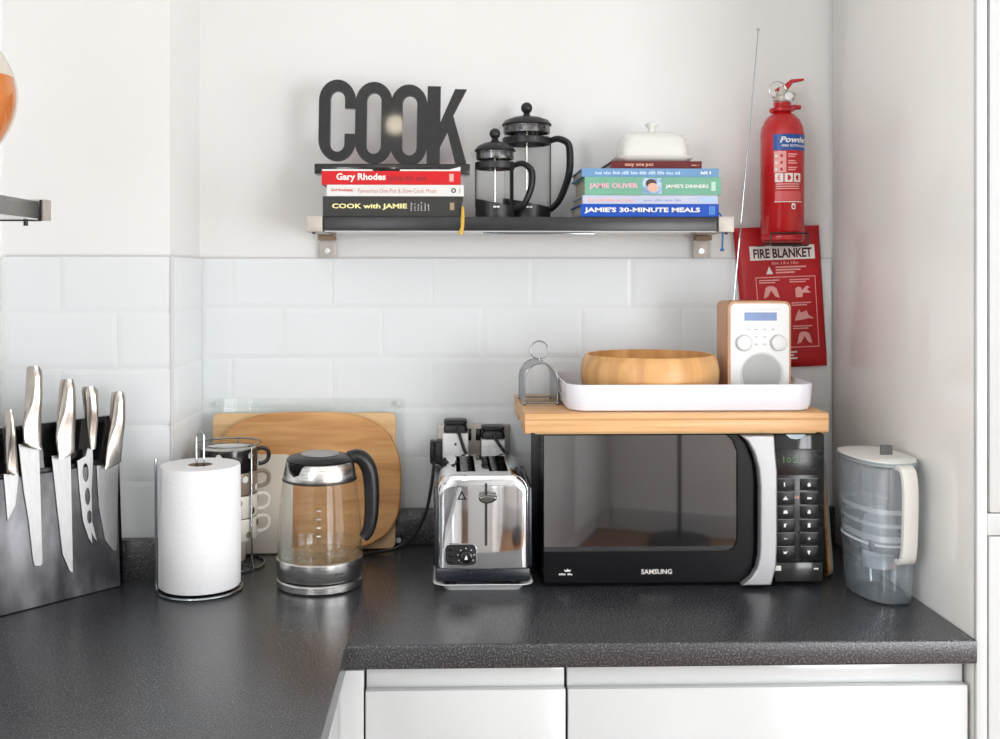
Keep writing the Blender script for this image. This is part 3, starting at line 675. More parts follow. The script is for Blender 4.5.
pl = obj('label', onp(guv(.15, .915, .135, .235, 16), .0010), M_pw, t)
obj('lettering', onp(text_mesh('FIRE BLANKET', w=.69, h=.067, bold=.03, x=.19, z=-.222), .0014), mat('print_darkred', rgb(72, 20, 24), .5), pl, smooth=False)
obj('lettering', onp(text_mesh('Size: 1.0 x 1.0m', w=.31, h=.02, bold=.02, x=.40, z=-.268), .0010), M_pr, t, smooth=False)
obj('warning_triangle', onp(flat([[(.325, -.335), (.405, -.335), (.365, -.28)]]), .0010), M_pw, t, smooth=False)
for r in range(3): obj('small_print', onp(guv(.44, .80 - .07 * r, .283 + r * .019, .293 + r * .019), .0010), M_pr, t)
fx0, fx1, fv0, fv1 = .19, .905, .355, .86
for a in ((fx0, fx1, fv0, fv0 + .006), (fx0, fx1, fv1 - .006, fv1), (fx0, fx0 + .009, fv0, fv1), (fx1 - .009, fx1, fv0, fv1)):
    obj('print_frame', onp(guv(*a, 16), .0010), M_pr, t)
for q in range(2):
    for r in range(3):
        u = .23 + q * .36; v = .375 + r * .165
        for k in range(2): obj('small_print', onp(guv(u, u + .24 - .05 * k, v + k * .016, v + k * .016 + .008, 6), .0010), M_pr, t)
        sh = [[(u + .04, -v - .13), (u + .07, -v - .06), (u + .10, -v - .045), (u + .16, -v - .045), (u + .20, -v - .06), (u + .23, -v - .13), (u + .18, -v - .12), (u + .135, -v - .075), (u + .09, -v - .12)],
              [(u + .06, -v - .13), (u + .06, -v - .07), (u + .09, -v - .055), (u + .13, -v - .06), (u + .14, -v - .08), (u + .2, -v - .05), (u + .24, -v - .06), (u + .2, -v - .075), (u + .25, -v - .1), (u + .15, -v - .10), (u + .14, -v - .13)],
              [(u + .03, -v - .13), (u + .05, -v - .09), (u + .09, -v - .05), (u + .11, -v - .075), (u + .18, -v - .06), (u + .2, -v - .09), (u + .27, -v - .12), (u + .2, -v - .115), (u + .12, -v - .125)]][(q + r) % 3]
        obj('pictogram', onp(flat([sh]), .0010), M_pr, t, smooth=False)
for r in range(3): obj('small_print', onp(guv(.5, .62 - .04 * (r % 2), .885 + r * .022, .897 + r * .022, 6), .0010), M_pw, t)
obj('pull_strap', bx(.612 + .035 - .68, .612 + .063 - .68, -.0022, -.0006, .30, .352), M_black, t, smooth=False)

# ================================================================== microwave
MW = .4115
t = T('microwave', 'black microwave oven with silver handle under the bamboo stand', 'microwave', (MW, -.18, W))
body = obj('case', bx(-.2445, .2445, -.112, .152, .010, .2655, bev=.003), mat('black_steel', rgb(30, 31, 34), .42, noise=(200, rgb(42, 43, 46), .4, .7)), t)
for x in (-.2, .2):
    for y in (-.08, .12): obj('foot', cyl(B(), .014, .0003, .0105, (x, y, 0), seg=16), M_black, t)
for r in range(4):
    for q in range(3): obj('vent_hole', bx(-.2456, -.2444, -.095 + q * .012, -.089 + q * .012, .215 + r * .009, .220 + r * .009), M_gap, body, smooth=False)
d0 = MW
xh = .5640 - d0      # right edge of door
door = obj('door', bx(-.2465, xh - .012, -.140, -.1125, .005, .2655, bev=.004), mat('door_black', rgb(18, 17, 20), .24, spec=.18, noise=(30, rgb(19, 18, 21), .4, .7)), t)
pane_m = mat('mirror_black_glass', rgb(112, 111, 112), .03, metal=.95, bump=(2, .01))
obj('window_pane', shape([[(-.2445, .0625), (.072, .0625), (.084, .068), (.0905, .08), (.0905, .235), (.082, .255), (.072, .2635), (-.2445, .2635)]], .0012), pane_m, door, loc=(0, -.1407, 0), ang=20)
obj('door_edge', shape([[(.0725, .062), (.085, .0675), (.0922, .08), (.0922, .235), (.0835, .256), (.073, .264), (.093, .264), (.108, .245), (.118, .22), (.121, .19), (.121, .06), (.117, .035), (.108, .018), (.095, .008), (-.2445, .008), (-.2445, .062)]], .0028, .0005), mat('door_gloss', rgb(18, 17, 20), .24, spec=.18, noise=(30, rgb(19, 18, 21), .4, .7)), door, loc=(0, -.1413, 0), ang=20)
hx_ = lambda px: .1649 + (px - 543) * (.6564 - .1649) / 282 - d0
hz_ = lambda py: .2661 - (py - 434) * .00173
hpoly = [(738, 434.5), (771, 434.5), (772, 450), (774, 470), (774, 540), (773, 565), (768, 583.5), (739, 583.5), (748, 576), (754, 567), (756.5, 555), (757, 540), (757, 485), (755.5, 468), (751, 452), (745, 441)]
obj('handle', shape([[(hx_(x), hz_(y)) for x, y in hpoly]], .020, .003), mat('silver_plastic', rgb(168, 168, 170), .34, metal=.5, noise=(90, rgb(164, 164, 166), .4, .7)), door, loc=(0, -.1535, 0), ang=35)
cpx0, cpx1 = hx_(774.6), hx_(825.5)
cp = obj('control_panel', bx(cpx0, cpx1, -.142, -.1125, .006, .2655, bev=.004), M_blackg, t)
obj('panel_plate', bx(hx_(775), hx_(819), -.1440, -.1421, hz_(562), hz_(449.5), bev=.0008), mat('panel_dark', rgb(26, 26, 28), .25, noise=(60, rgb(34, 34, 36), .4, .7)), cp)
disp = obj('display', bx(hx_(776), hx_(818), -.1455, -.1442, hz_(476), hz_(450.5), bev=.0004), MATS['panel_dark'], cp)
text('10:21', mat('display_green', rgb(30, 60, 20), .4, emit=(rgb(110, 150, 50), .35)), disp, -.1458, name='digits', w=.030, h=.0105, x=hx_(783), z=hz_(463.5))
ym = [478.6, 492, 506, 519.5, 533, 546.5, 560.5]
btn_m = mat('button_black', rgb(16, 16, 18), .34, spec=.3, noise=(60, rgb(28, 28, 30), .4, .7))
ic = [[(-.003, -.004), (-.001, -.004), (-.001, .004), (-.003, .004)], [(-.004, -.001), (0, .004), (.004, -.001), (.0025, -.001), (.0025, -.004), (-.0025, -.004), (-.0025, -.001)],
      [(-.005, -.003), (.005, -.003), (.002, .001), (0, .004), (-.002, .001)], [(-.004, -.002), (.004, -.002), (.005, .001), (-.003, .002)],
      [(-.004, -.003), (.004, -.003), (.0035, .0015), (0, .0035), (-.0035, .0015)], [(-.003, -.0035), (.003, -.0035), (.003, 0), (.0015, .0035), (-.0015, .0035), (-.003, 0)],
      [(-.003, -.0035), (0, -.0035), (.001, .001), (.003, .0035), (-.003, .0025)], [(-.0025, -.004), (.0025, -.004), (.0025, .004), (-.0025, .004)],
      [(-.003, -.0006), (.003, -.0006), (.003, .0006), (-.003, .0006)], [(-.003, -.0006), (-.0006, -.0006), (-.0006, -.003), (.0006, -.003), (.0006, -.0006), (.003, -.0006), (.003, .0006), (.0006, .0006), (.0006, .003), (-.0006, .003), (-.0006, .0006), (-.003, .0006)],
      [(-.003, -.003), (.002, -.002), (.004, .003), (0, .001), (-.004, .002)], [(-.0005, -.004), (.0015, -.004), (.0005, -.001), (.003, .001), (.001, .004), (-.003, .003), (-.003, 0)]]
k = 0
for r in range(6):
    for (xa_, xb_) in ((776, 794.5), (800, 818)):
        bt = obj('button', bx(hx_(xa_), hx_(xb_), -.1452, -.1442, hz_(ym[r + 1]) + .0012, hz_(ym[r]) - .0012, bev=.0004), btn_m, cp)
        cxx = (hx_(xa_) + hx_(xb_)) / 2; czz = (hz_(ym[r]) + hz_(ym[r + 1])) / 2
        obj('icon', flat([[(cxx + x * .95, czz + z * .95) for x, z in ic[k]]]), M_pw, bt, loc=(0, -.1455, 0), smooth=False); k += 1
        obj('key_line', bx(hx_(xa_), hx_(xb_), -.1455, -.1453, hz_(ym[r]) - .0018, hz_(ym[r]) - .0012), mat('print_grey', rgb(150, 150, 150), .5), bt, smooth=False)
text('hot', mat('print_orange', rgb(226, 170, 130), .5), cp, -.1444, name='lettering', w=.0075, h=.005, x=hx_(794.8), z=hz_(499.5), bold=.02)
obj('lower_flap', bx(hx_(774.8), hx_(823), -.1436, -.1422, .0085, hz_(564), bev=.0006), mat('flap_green_black', rgb(34, 44, 38), .12, noise=(14, rgb(48, 42, 44), .35, .7)), cp)
obj('sticker', bx(hx_(774.9), hx_(781), -.1440, -.1437, hz_(572), hz_(567), bev=.0001), M_pw, cp)
obj('sticker', bx(hx_(814), hx_(818.5), -.1440, -.1437, hz_(571), hz_(569.5)), M_pw, cp, smooth=False)
text('SAMSUNG', M_pw, door, -.1430, name='lettering', w=.0535, h=.0085, x=hx_(641), z=hz_(574.6), bold=.018)
o = marks(M_pw, door, hx_(559), hz_(575), .024, .0034, 8, 'small_mark'); o.location = (0, -.1427, 0)
obj('crown_mark', flat([[(hx_(565), hz_(571.5)), (hx_(570), hz_(571.5)), (hx_(571), hz_(569.3)), (hx_(569), hz_(570.3)), (hx_(567.5), hz_(568.5)), (hx_(566), hz_(570.3)), (hx_(564), hz_(569.3))]]), M_pw, door, loc=(0, -.1430, 0), smooth=False)
obj('vent_label', shape([[(hx_(786) + .0, .2640), (hx_(806), .2640), (hx_(802), .2575), (hx_(796), .2555), (hx_(790), .2575)]], .001), mat('foil_label', rgb(130, 144, 150), .35, metal=.3, noise=(40, rgb(150, 160, 166), .4, .6)), cp, loc=(0, -.1427, 0))

# ================================================================== bamboo stand and what is on it
BZ = W + .2660
t = T('bamboo_stand', 'bamboo box stand lying on top of the microwave', 'stand', (.396, -.19, BZ))
obj('top_board', bx(-.2635, .2620, -.150, .145, .0265, .0380, bev=.0015), M_bamboo, t)
obj('front_rail', bx(-.2635, .2620, -.1502, -.138, .0048, .0267, bev=.0015), M_bamboo, t)
obj('back_rail', bx(-.2635, .2620, .132, .145, .0012, .0263, bev=.001), M_bamboo, t)
for s in (-1, 1):
    o = obj('side_rail', bx(-.0055, .0055, -.1375, .1315, .0012, .0263, bev=.0008), M_bamboo, t, loc=(s * .2575 - (0.0008 if s > 0 else 0), 0, 0))
    boolcut(o, bx(-.02, .02, -.045, .045, -.01, .013, bev=.004))
obj('underframe', bx(-.245, .245, -.1365, -.118, .0004, .0047, bev=.0008), M_boardl, t)

S0 = BZ + .0380      # surface of the stand
t = T('serving_tray', 'white rectangular tray with cut-out handles holding the wooden bowl and radio', 'tray', (.4240, -.196, S0))
tw, td = .438, .266
def trs(b, w, d, r, z): return ring(b, [(x, y, z) for x, y in rr2(w, d, r, 8)])
b = B(); skin(b, [trs(b, tw - .022, td - .022, .03, .0005), trs(b, tw - .012, td - .012, .034, .0025), trs(b, tw - .004, td - .004, .036, .012), trs(b, tw, td, .037, .0450), trs(b, tw - .001, td - .001, .0365, .0475), trs(b, tw - .007, td - .007, .034, .0475), trs(b, tw - .008, td - .008, .034, .0450), trs(b, tw - .012, td - .012, .032, .012), trs(b, tw - .02, td - .02, .030, .0045)])
tray = obj('tray_shell', b, M_lav, t, ang=50)
cut = B(); box(cut, -.26, -.19, -.046, .046, .020, .038, bev=.006); box(cut, .19, .26, -.046, .046, .020, .038, bev=.006)
boolcut(tray, cut)
obj('tray_shade_sheet', slab(rr2(tw - .024, td - .024, .028, 6), .0047, .0056, 0), mat('tray_shade_grey', rgb(150, 146, 150), .5, noise=(60, rgb(136, 132, 138), .4, .6)), t, smooth=False)  # grey sheet paints the shade on the floor of the white tray

t = T('wooden_bowl', 'round pale wooden bowl sitting in the white tray', 'bowl', (.3740, -.195, S0 + .006))
obj('bowl_body', lathe(B(), [(0, .0003), (.098, .0003), (.110, .004), (.121, .018), (.1265, .04), (.127, .058), (.124, .073), (.119, .0835), (.116, .0855), (.113, .0845), (.114, .075), (.115, .05), (.108, .022), (.09, .012), (0, .011)], 64), M_bowl, t, ang=50)

t = T('table_radio', 'small white-fronted wooden radio standing in the tray', 'radio', (.5735, -.176, S0 + .006))
RW, RH, RD = .117, .1825, .082
b = rplate(RW, RH, .012, RD, .0012, 6, 0, RH / 2 + .0005)
obj('wooden_case', b, M_beech, t, ang=50)
face = obj('front_face', rplate(RW - .0085, RH - .008, .010, .004, .0008, 6, 0, RH / 2 + .0005), mat('radio_white', rgb(240, 240, 240), .35, bump=(50, .02)), t, loc=(0, -RD / 2 - .0006, 0))
yf = -.0022
rz = lambda py: RH - (py - 299) / 549
rx = lambda px: (px - 760.8) / 549
obj('display', bx(rx(745), rx(777.8), yf - .0004, yf + .001, rz(318.2), rz(310)), mat('lcd_blue', rgb(112, 138, 190), .3, noise=(40, rgb(120, 146, 196), .4, .6)), face, smooth=False)
obj('display_line', bx(rx(742), rx(782), yf - .0002, yf + .001, rz(307), rz(306.4)), M_trimw, face, smooth=False)
for px in (744.2, 779.2):
    kn = obj('dial', xf(ycyl(.0135, 0, .008, 0, 0, 32, .0015), Matrix.Translation((rx(px), yf - .008, rz(340.6)))), M_white, face)
    obj('dial_ring', tube(B(), [(rx(px) + .0150 * math.cos(a * PI / 16), yf, rz(340.6) + .0150 * math.sin(a * PI / 16)) for a in range(32)], .0008, 6, closed=True), M_trimw, kn)
for r, py in enumerate((327, 334.5, 342)):
    for px in ((749, 757, 765.5, 774) if r == 0 else (757, 765.5)): obj('button', bx(rx(px) - .003, rx(px) + .003, yf - .0008, yf + .0008, rz(py) - .0012, rz(py) + .0012, bev=.0005), M_trimw, face)
sp = obj('speaker_ring', xf(lathe(B(), [(.0365, 0), (.0385, .0012), (.0405, 0)], 48), Matrix.Translation((rx(762.6), yf, rz(372))) @ rotm('X', 90)), M_white, face)
M_gril = mat('grille_grey', rgb(196, 198, 196), .6, bump=(400, .3))
obj('speaker_grille', xf(cyl(B(), .0365, -.0003, .0006, seg=48), Matrix.Translation((rx(762.6), yf, rz(372))) @ rotm('X', 90)), M_gril, face)
for i in range(-11, 12):
    x = i * .003; hh = math.sqrt(max(0, .0355 ** 2 - x * x))
    obj('grille_bar', bx(rx(762.6) + x - .0009, rx(762.6) + x + .0009, yf - .0014, yf - .0004, rz(372) - hh, rz(372) + hh), M_gril, sp, smooth=False)
an = obj('antenna', tube(B(), [(-.0245, .044, RH - .012), (-.0225, .0445, RH + .02), (.0045, .0485, .48), (.0245, .052, .700)], [.0022, .0018, .0013, .0010], 8), M_wire, t)
obj('antenna_tip', lathe(B(), [(0, -.003), (.0026, -.002), (.003, 0), (.0026, .002), (0, .003)], 12, (.0245, .052, .7035)), M_wire, an)

t = T('toast_rack', 'metal arched rack with a ring handle on the bamboo stand', 'rack', (.1685, -.18, S0 + .0003), math.radians(2))
b = B(); pr = [(-.0300, .0045), (-.0300, .045)] + [(-.0300 * math.cos(a * PI / 12), .045 + .0300 * 1.05 * math.sin(a * PI / 12)) for a in range(1, 12)] + [(.0300, .045), (.0300, .0045)]
rings = []
for x, z in pr:
    l = math.hypot(x, max(0, z - .045)) or 1; nx = x / .0300; nz = max(0, z - .045) / .034
    q = math.hypot(nx, nz) or 1; nx, nz = nx / q, nz / q
    rings.append(ring(b, [(x, -.047, z), (x, .047, z), (x - nx * .0015, .047, z - nz * .0015), (x - nx * .0015, -.047, z - nz * .0015)]))
skin(b, rings)
arch = obj('arch_band', b, mat('dull_steel', rgb(150, 153, 156), .28, metal=1, noise=(40, rgb(126, 130, 134), .35, .7)), t, ang=40)
for y in (-.047, .047): obj('edge_wire', tube(B(), [(x * 1.01, y, z) for x, z in pr], .0014, 8), mat('dark_wire', rgb(150, 152, 156), .2, metal=1, bump=(60, .02)), t)
obj('ring_handle', tube(B(), [(.0165 * math.cos(a * PI / 18), -.02, .0985 + .0165 * math.sin(a * PI / 18)) for a in range(36)], .0013, 8, closed=True), mat('dark_wire', rgb(150, 152, 156), .2, metal=1, bump=(60, .02)), t)
obj('ring_stem', cyl(B(), .0025, .0785, .083, (0, -.02, 0), seg=10), mat('dark_wire', rgb(150, 152, 156), .2, metal=1, bump=(60, .02)), t)
for y in (-.047, .047):
    obj('cross_wire', tube(B(), [(-.0300, y, .0045), (.0300, y, .0045)], .0014, 8), mat('dark_wire', rgb(150, 152, 156), .2, metal=1, bump=(60, .02)), t)
    for x in (-.0300, .0300): obj('ball_foot', lathe(B(), [(0, 0)] + [(.004 * math.sin(PI * i / 8), .004 - .004 * math.cos(PI * i / 8)) for i in range(1, 8)] + [(0, .008)], 12, (x, y, 0)), mat('dark_wire', rgb(150, 152, 156), .2, metal=1, bump=(60, .02)), t)

# ================================================================== toaster
TX = .0610
t = T('drip_tray', 'small white tray under the chrome toaster', 'tray', (TX, -.224, W))
b = B(); skin(b, [rsec(b, .130, .215, .012, .0004), rsec(b, .142, .228, .014, .008), rsec(b, .171, .258, .02, .0148), rsec(b, .171, .258, .02, .0160), rsec(b, .140, .226, .014, .0096), rsec(b, .128, .212, .012, .0032)])
obj('tray_shell', b, M_white, t)
t = T('toaster', 'chrome two-slice toaster on a white tray', 'toaster', (TX, -.224, W + .0036))
def arch(w, h, r, z0, n=8):
    p = [(-w, z0), (w, z0)]
    for i in range(n + 1): p.append((w - r + r * math.cos(PI / 2 * i / n), z0 + h - r + r * math.sin(PI / 2 * i / n)))
    for i in range(n + 1): p.append((-w + r + r * math.cos(PI / 2 + PI / 2 * i / n), z0 + h - r + r * math.sin(PI / 2 + PI / 2 * i / n)))
    return p
body = obj('shell', shape([arch(.0785, .160, .030, .035)], .206, .003), M_chrome, t, ang=35)
cut = B()
for x in (-.0285, .0285): box(cut, x - .0165, x + .0165, -.078, .078, .12, .25)
boolcut(body, cut)
obj('inner_well', bx(-.06, .06, -.085, .085, .115, .1195), M_gap, t, smooth=False)
for x in (-.0285, .0285):
    for k in (-1, 1):
        for y in (-.06, -.02, .02, .06): obj('bread_guard', tube(B(), [(x + k * .010, y, .12), (x + k * .010, y, .188)], .0012, 6), M_wire, t)
    obj('bread_carriage', bx(x - .009, x + .009, -.076, .076, .150, .1525), M_steel, t, smooth=False)
for s in (-1, 1): obj('side_cheek', xf(B(), Matrix()) if False else bx(s * .0805 - .0045, s * .0805 + .0045, -.1035, .100, .0355, .174, bev=.004), mat('dark_blue_black', rgb(20, 26, 34), .25, noise=(50, rgb(26, 32, 40), .4, .7)), t)
obj('skirt', bx(-.0815, .0815, -.106, .104, .010, .0345, bev=.004), MATS['dark_blue_black'], t)
for x in (-.055, .055):
    for y in (-.085, .085): obj('foot', cyl(B(), .008, .0002, .0102, (x, y, 0), seg=14), M_black, t)
b = B(); nx, nz = 28, 16; hw, hh, cr, zb = .0765, .158, .030, .036
def ptop(x): d = abs(x) - (hw - cr); return zb + hh - (cr - math.sqrt(max(0, cr * cr - d * d)) if d > 0 else 0)
F_, K_ = [], []
for i in range(nx + 1):
    x = -hw * math.cos(PI * i / nx); zt = ptop(x * .9995); F_.append([]); K_.append([])
    for j in range(nz + 1):
        z = zb + (zt - zb) * j / nz; e = min(hw - abs(x), zt - z, z - zb + .004)
        y = -.0055 - .0055 * (1 - (x / hw) ** 2) * 1 + .0045 * max(0, 1 - e / .006) ** 2
        F_[-1].append(b.verts.new((x, y, z))); K_[-1].append(b.verts.new((x, .003, z)))
for i in range(nx):
    for j in range(nz): b.faces.new((F_[i][j], F_[i + 1][j], F_[i + 1][j + 1], F_[i][j + 1])); b.faces.new((K_[i][j], K_[i][j + 1], K_[i + 1][j + 1], K_[i + 1][j]))
    b.faces.new((F_[i][0], K_[i][0], K_[i + 1][0], F_[i + 1][0])); b.faces.new((F_[i][nz], F_[i + 1][nz], K_[i + 1][nz], K_[i][nz]))
for j in range(nz): b.faces.new((F_[0][j], F_[0][j + 1], K_[0][j + 1], K_[0][j])); b.faces.new((F_[nx][j], K_[nx][j], K_[nx][j + 1], F_[nx][j + 1]))
fp = obj('front_plate', b, M_chrome, t, loc=(0, -.1062, 0), ang=60)
tx = lambda px: (px - 482.6) / 583
tz = lambda py: .5455 - (py - 272.7) / 583 - .0036
yf = -.0112
obj('lever_slot', shape([rr2(.0046, tz(482.5) - tz(545), .0022, 5, tx(485.4), (tz(482.5) + tz(545)) / 2)], .0012), M_gap, fp, loc=(0, yf, 0))
lv = obj('lever', shape([[(tx(477.5), tz(493.5)), (tx(485.5), tz(492)), (tx(496), tz(493.5)), (tx(495.5), tz(497)), (tx(491), tz(499.5)), (tx(485.5), tz(501)), (tx(480.5), tz(499.5)), (tx(478), tz(497))]], .020, .003), mat('dark_chrome', rgb(120, 118, 116), .12, metal=1, bump=(30, .02)), fp, loc=(0, yf - .011, 0))
obj('lever_stem', bx(tx(485.4) - .0015, tx(485.4) + .0015, yf - .002, yf + .002, tz(499), tz(493)), M_chrome, fp, smooth=False)
dp = obj('dial_plate', rplate(.0515, .0350, .008, .003, .0006, 6, tx(460.3), tz(553.8)), M_black, fp, loc=(0, yf + .0008, 0))
obj('dial_trim', tube(B(), [(x, yf + .0006, z) for x, z in rr2(.0525, .036, .0085, 6, tx(460.3), tz(553.8))], .001, 6, closed=True), M_wire, fp)
kn = obj('browning_dial', xf(ycyl(.0105, 0, .010, 0, 0, 28, .0015), Matrix.Translation((tx(465.5), -.0125, tz(555)))), M_blackg, dp)
obj('dial_pointer', flat([[(tx(465.5) - .003, tz(555) - .003), (tx(465.5) + .003, tz(555) - .003), (tx(465.5), tz(555) + .005)]]), M_pw, kn, loc=(0, -.0128, 0), smooth=False)
for k in range(7):
    a = math.radians(210 - k * 40); c, s = tx(465.5) + .0140 * math.cos(a), tz(555) + .0135 * math.sin(a)
    obj('dial_mark', bx(c - .0009, c + .0009, -.0024, -.0016, s - .0009, s + .0009), M_pw, dp, smooth=False)
for z in (548, 554, 560): obj('button', bx(tx(447.5), tx(452.5), -.004, -.0012, tz(z) - .0022, tz(z) + .0022, bev=.0006), M_blackg, dp)
obj('warning_mark', flat([[(tx(456.5), tz(499)), (tx(466), tz(499)), (tx(461.2), tz(489.5))], [(tx(459), tz(497.8)), (tx(463.5), tz(497.8)), (tx(461.2), tz(492.5))]]), M_pk, fp, loc=(0, yf + .0002, 0), smooth=False)

# ================================================================== sockets, plugs and leads
t = T('wall_socket', 'brushed steel double socket on the tiles behind the toaster', 'socket', (.0525, -.0005, W + .1965))
obj('face_plate', bx(-.0735, .0735, -.0075, 0, -.043, .043, bev=.002), M_satin, t)
for x in (-.037, .037):
    ins = obj('socket_insert', bx(x - .024, x + .024, -.0088, -.0076, -.030, .012), M_black, t, smooth=False)
for x in (-.011, .011): obj('switch', bx(x - .0065, x + .0065, -.0105, -.0076, .010, .034, bev=.001), M_blackg, t)
def sx(px): return .0525 + (px - 473.5) / 501 - .0525
t1 = T('plug_adaptor', 'white cube plug adaptor in the left half of the socket', 'adaptor', (.0158, -.0105, W + .2005), 0, 'white plug adaptors in the wall socket')
obj('adaptor_body', bx(-.0255, .0255, -.052, 0, -.032, .028, bev=.003), M_white, t1)
for x, z in ((0, .007), (-.011, -.016), (.011, -.016)): obj('pin_slot', bx(x - .0018 - (.001 if z < 0 else 0), x + .0018 + (.001 if z < 0 else 0), -.0528, -.0518, z - (.0028 if z > 0 else .0016), z + (.0028 if z > 0 else .0016)), M_gap, t1, smooth=False)
t2 = T('plug_adaptor', 'white plug adaptor in the right half of the socket', 'adaptor', (.0905, -.0105, W + .1955), 0, 'white plug adaptors in the wall socket')
obj('adaptor_body', bx(-.0235, .0235, -.044, 0, -.028, .020, bev=.003), M_white, t2)
obj('seam', bx(-.0237, .0237, -.0446, -.0438, .005, .0062), M_trimw, t2, smooth=False)
def plug(label, loc, rot, cord):
    t = T('plug', label, 'plug', loc, 0, 'black plugs at the wall socket')
    b = B(); skin(b, [ring(b, [(x, y, z) for x, y in rr2(w, d, r, 5)]) for w, d, r, z in ((.046, .042, .006, .0004), (.047, .043, .007, .006), (.044, .040, .008, .014), (.041, .038, .010, .0155), (.046, .043, .012, .018), (.046, .043, .012, .0225), (.042, .039, .012, .0245))])
    m = Matrix.Rotation(rot[0], 4, 'X') @ Matrix.Rotation(rot[1], 4, 'Y'); xf(b, m)
    obj('plug_body', b, M_black, t)
    obj('lead', tube(B(), spline([Vector(p) - Vector(loc) for p in cord], 8), .0033, 8), M_black, t)
    return t
plug('black plug pushed into the top of the left adaptor', (.0158, -.037, W + .2292), (0, 0), [(.018, -.060, W + .240), (.022, -.068, W + .232), (.034, -.0690, W + .195), (.046, -.070, W + .178), (.055, -.070, W + .14), (.058, -.072, W + .08)])
plug('black plug pushed into the top of the right adaptor', (.0905, -.035, W + .2162), (0, 0), [(.092, -.058, W + .228), (.0945, -.062, W + .218), (.110, -.064, W + .195), (.135, -.068, W + .165), (.1485, -.075, W + .12), (.1515, -.085, W + .06), (.152, -.09, W + .0045)])
plug('black plug pushed into the left side of the left adaptor', (-.0101, -.036, W + .189), (0, -PI / 2), [(-.026, -.050, W + .182), (-.027, -.058, W + .165), (-.032, -.068, W + .125), (-.043, -.078, W + .075), (-.066, -.085, W + .035), (-.096, -.088, W + .012), (-.130, -.092, W + .0042), (-.165, -.12, W + .0042), (-.19, -.17, W + .0042), (-.2, -.195, W + .0042)])

# ================================================================== kettle
t = T('kettle', 'glass and steel electric kettle with black handle', 'kettle', (-.2235, -.288, W))
obj('power_base', lathe(B(), [(0, .0004), (.071, .0004), (.0745, .003), (.0745, .013), (.072, .0155), (0, .0155)], 56), M_steel, t)
obj('base_ring', lathe(B(), [(0, .0157), (.071, .0157), (.0725, .0175), (.0725, .0195), (0, .0195)], 56), M_black, t)
obj('heater_band', lathe(B(), [(0, .0197), (.0735, .0197), (.0752, .022), (.0752, .0495), (.0735, .0515), (0, .0515)], 56), M_steel, t)
obj('rating_mark', bend(flat([rr2(.003, .0025, .0008, 3, .036 + .0042 * q, .034 + .0006 * (q % 2)) for q in range(4)]), .0756), M_pk, t, smooth=False)
obj('glass_body', lathe(B(), [(.0728, .052), (.0745, .058), (.0738, .08), (.0708, .12), (.0672, .155), (.0640, .183)], 56), G_clear, t)
obj('water', lathe(B(), [(0, .0525), (.0715, .0525), (.0728, .058), (.0724, .074), (0, .074)], 48), G_water, t)
obj('gasket', lathe(B(), [(.0640, .1835), (.0652, .1845), (.0648, .1870), (.0632, .1870)], 56), M_black, t)
obj('steel_collar', lathe(B(), [(.0635, .1872), (.0640, .1885), (.0622, .198), (.0595, .2125), (.0575, .216), (.054, .217)], 56), M_steel, t)
ld = obj('lid', lathe(B(), [(.0575, .2172), (.0585, .2195), (.054, .2245), (.04, .2275), (0, .2285)], 48), M_black, t)
obj('lid_inlay', lathe(B(), [(.034, .2282), (.033, .2305), (.02, .2315), (0, .2318)], 40), mat('grey_inlay', rgb(150, 152, 152), .3, metal=.6, bump=(50, .02)), ld)
# pouring spout, front left
a = math.radians(-128); m = Matrix.Rotation(a, 4, 'Z')
b = B(); r0 = [(.052, -.021, .2185), (.052, .021, .2185), (.059, .012, .199), (.061, 0, .1945), (.059, -.012, .199)]
r1 = [(.066, -.010, .2185), (.066, .010, .2185), (.0665, .006, .204), (.0665, 0, .2005), (.0665, -.006, .204)]
r2 = [(.073, -.004, .2195), (.073, .004, .2195), (.0725, .002, .211), (.072, 0, .209), (.0725, -.002, .211)]
skin(b, [ring(b, r0), ring(b, r1), ring(b, r2)]); obj('spout', xf(b, m), M_blackg, t, ang=60)
ha = math.radians(14); hm = Matrix.Rotation(ha, 4, 'Z')
hp = spline([(.050, 0, .219), (.066, 0, .221), (.079, 0, .212), (.0885, 0, .190), (.0920, 0, .150), (.0905, 0, .112), (.085, 0, .088), (.076, 0, .076)], 6)
b = tube(B(), hp, [.0090 + .0050 * math.sin(PI * min(1, .15 + .85 * i / (len(hp) - 1))) for i in range(len(hp))], 12)
for v in b.verts: v.co.y *= 1.35
obj('handle', xf(b, hm), M_black, t, ang=60)
obj('level_scale', bend(grid_patch(-.0035, .0035, .088, .150, 4), .0708, .006), glass('scale_print', (.9, .9, .9, 1), .2), t)
for k in range(4): obj('level_mark', bend(grid_patch(-.003, .004, .100 + k * .014, .1018 + k * .014, 4), .0725 - k * .0013, .006), M_pw, t)

# ================================================================== chopping boards behind
def lean(name, label, me_or_bm, m, x, ybot, ang, z=.0006, cat='chopping board', ang_s=50, roll=0):
    return tag(obj(name, me_or_bm, m, None, loc=(x, ybot, W + z), rot=(math.radians(-ang), math.radians(roll), 0), ang=ang_s), label, cat)
gt = T('glass_board', 'clear glass worktop saver behind the wooden boards', 'chopping board', (-.2785, -.0330, W + .0006)); gt.rotation_euler = (math.radians(-4.0), 0, 0)
obj('glass_sheet', rplate(.386, .293, .010, .005, .0006, 6, 0, .1468), G_board, gt, loc=(0, 0, 0))
for x in (-.181, .181):
    for z in (.012, .281): obj('rubber_foot', ycyl(.0052, -.0045, -.0027, x, z, 20, .0006), mat('clear_rubber', rgb(206, 212, 208), .3, bump=(60, .02)), gt)
lean('chopping_board', 'pale rectangular wooden chopping board leaning on the glass board', rplate(.362, .266, .012, .014, .0015, 6, 0, .1332), M_boardl, -.2840, -.0485, 4.0)
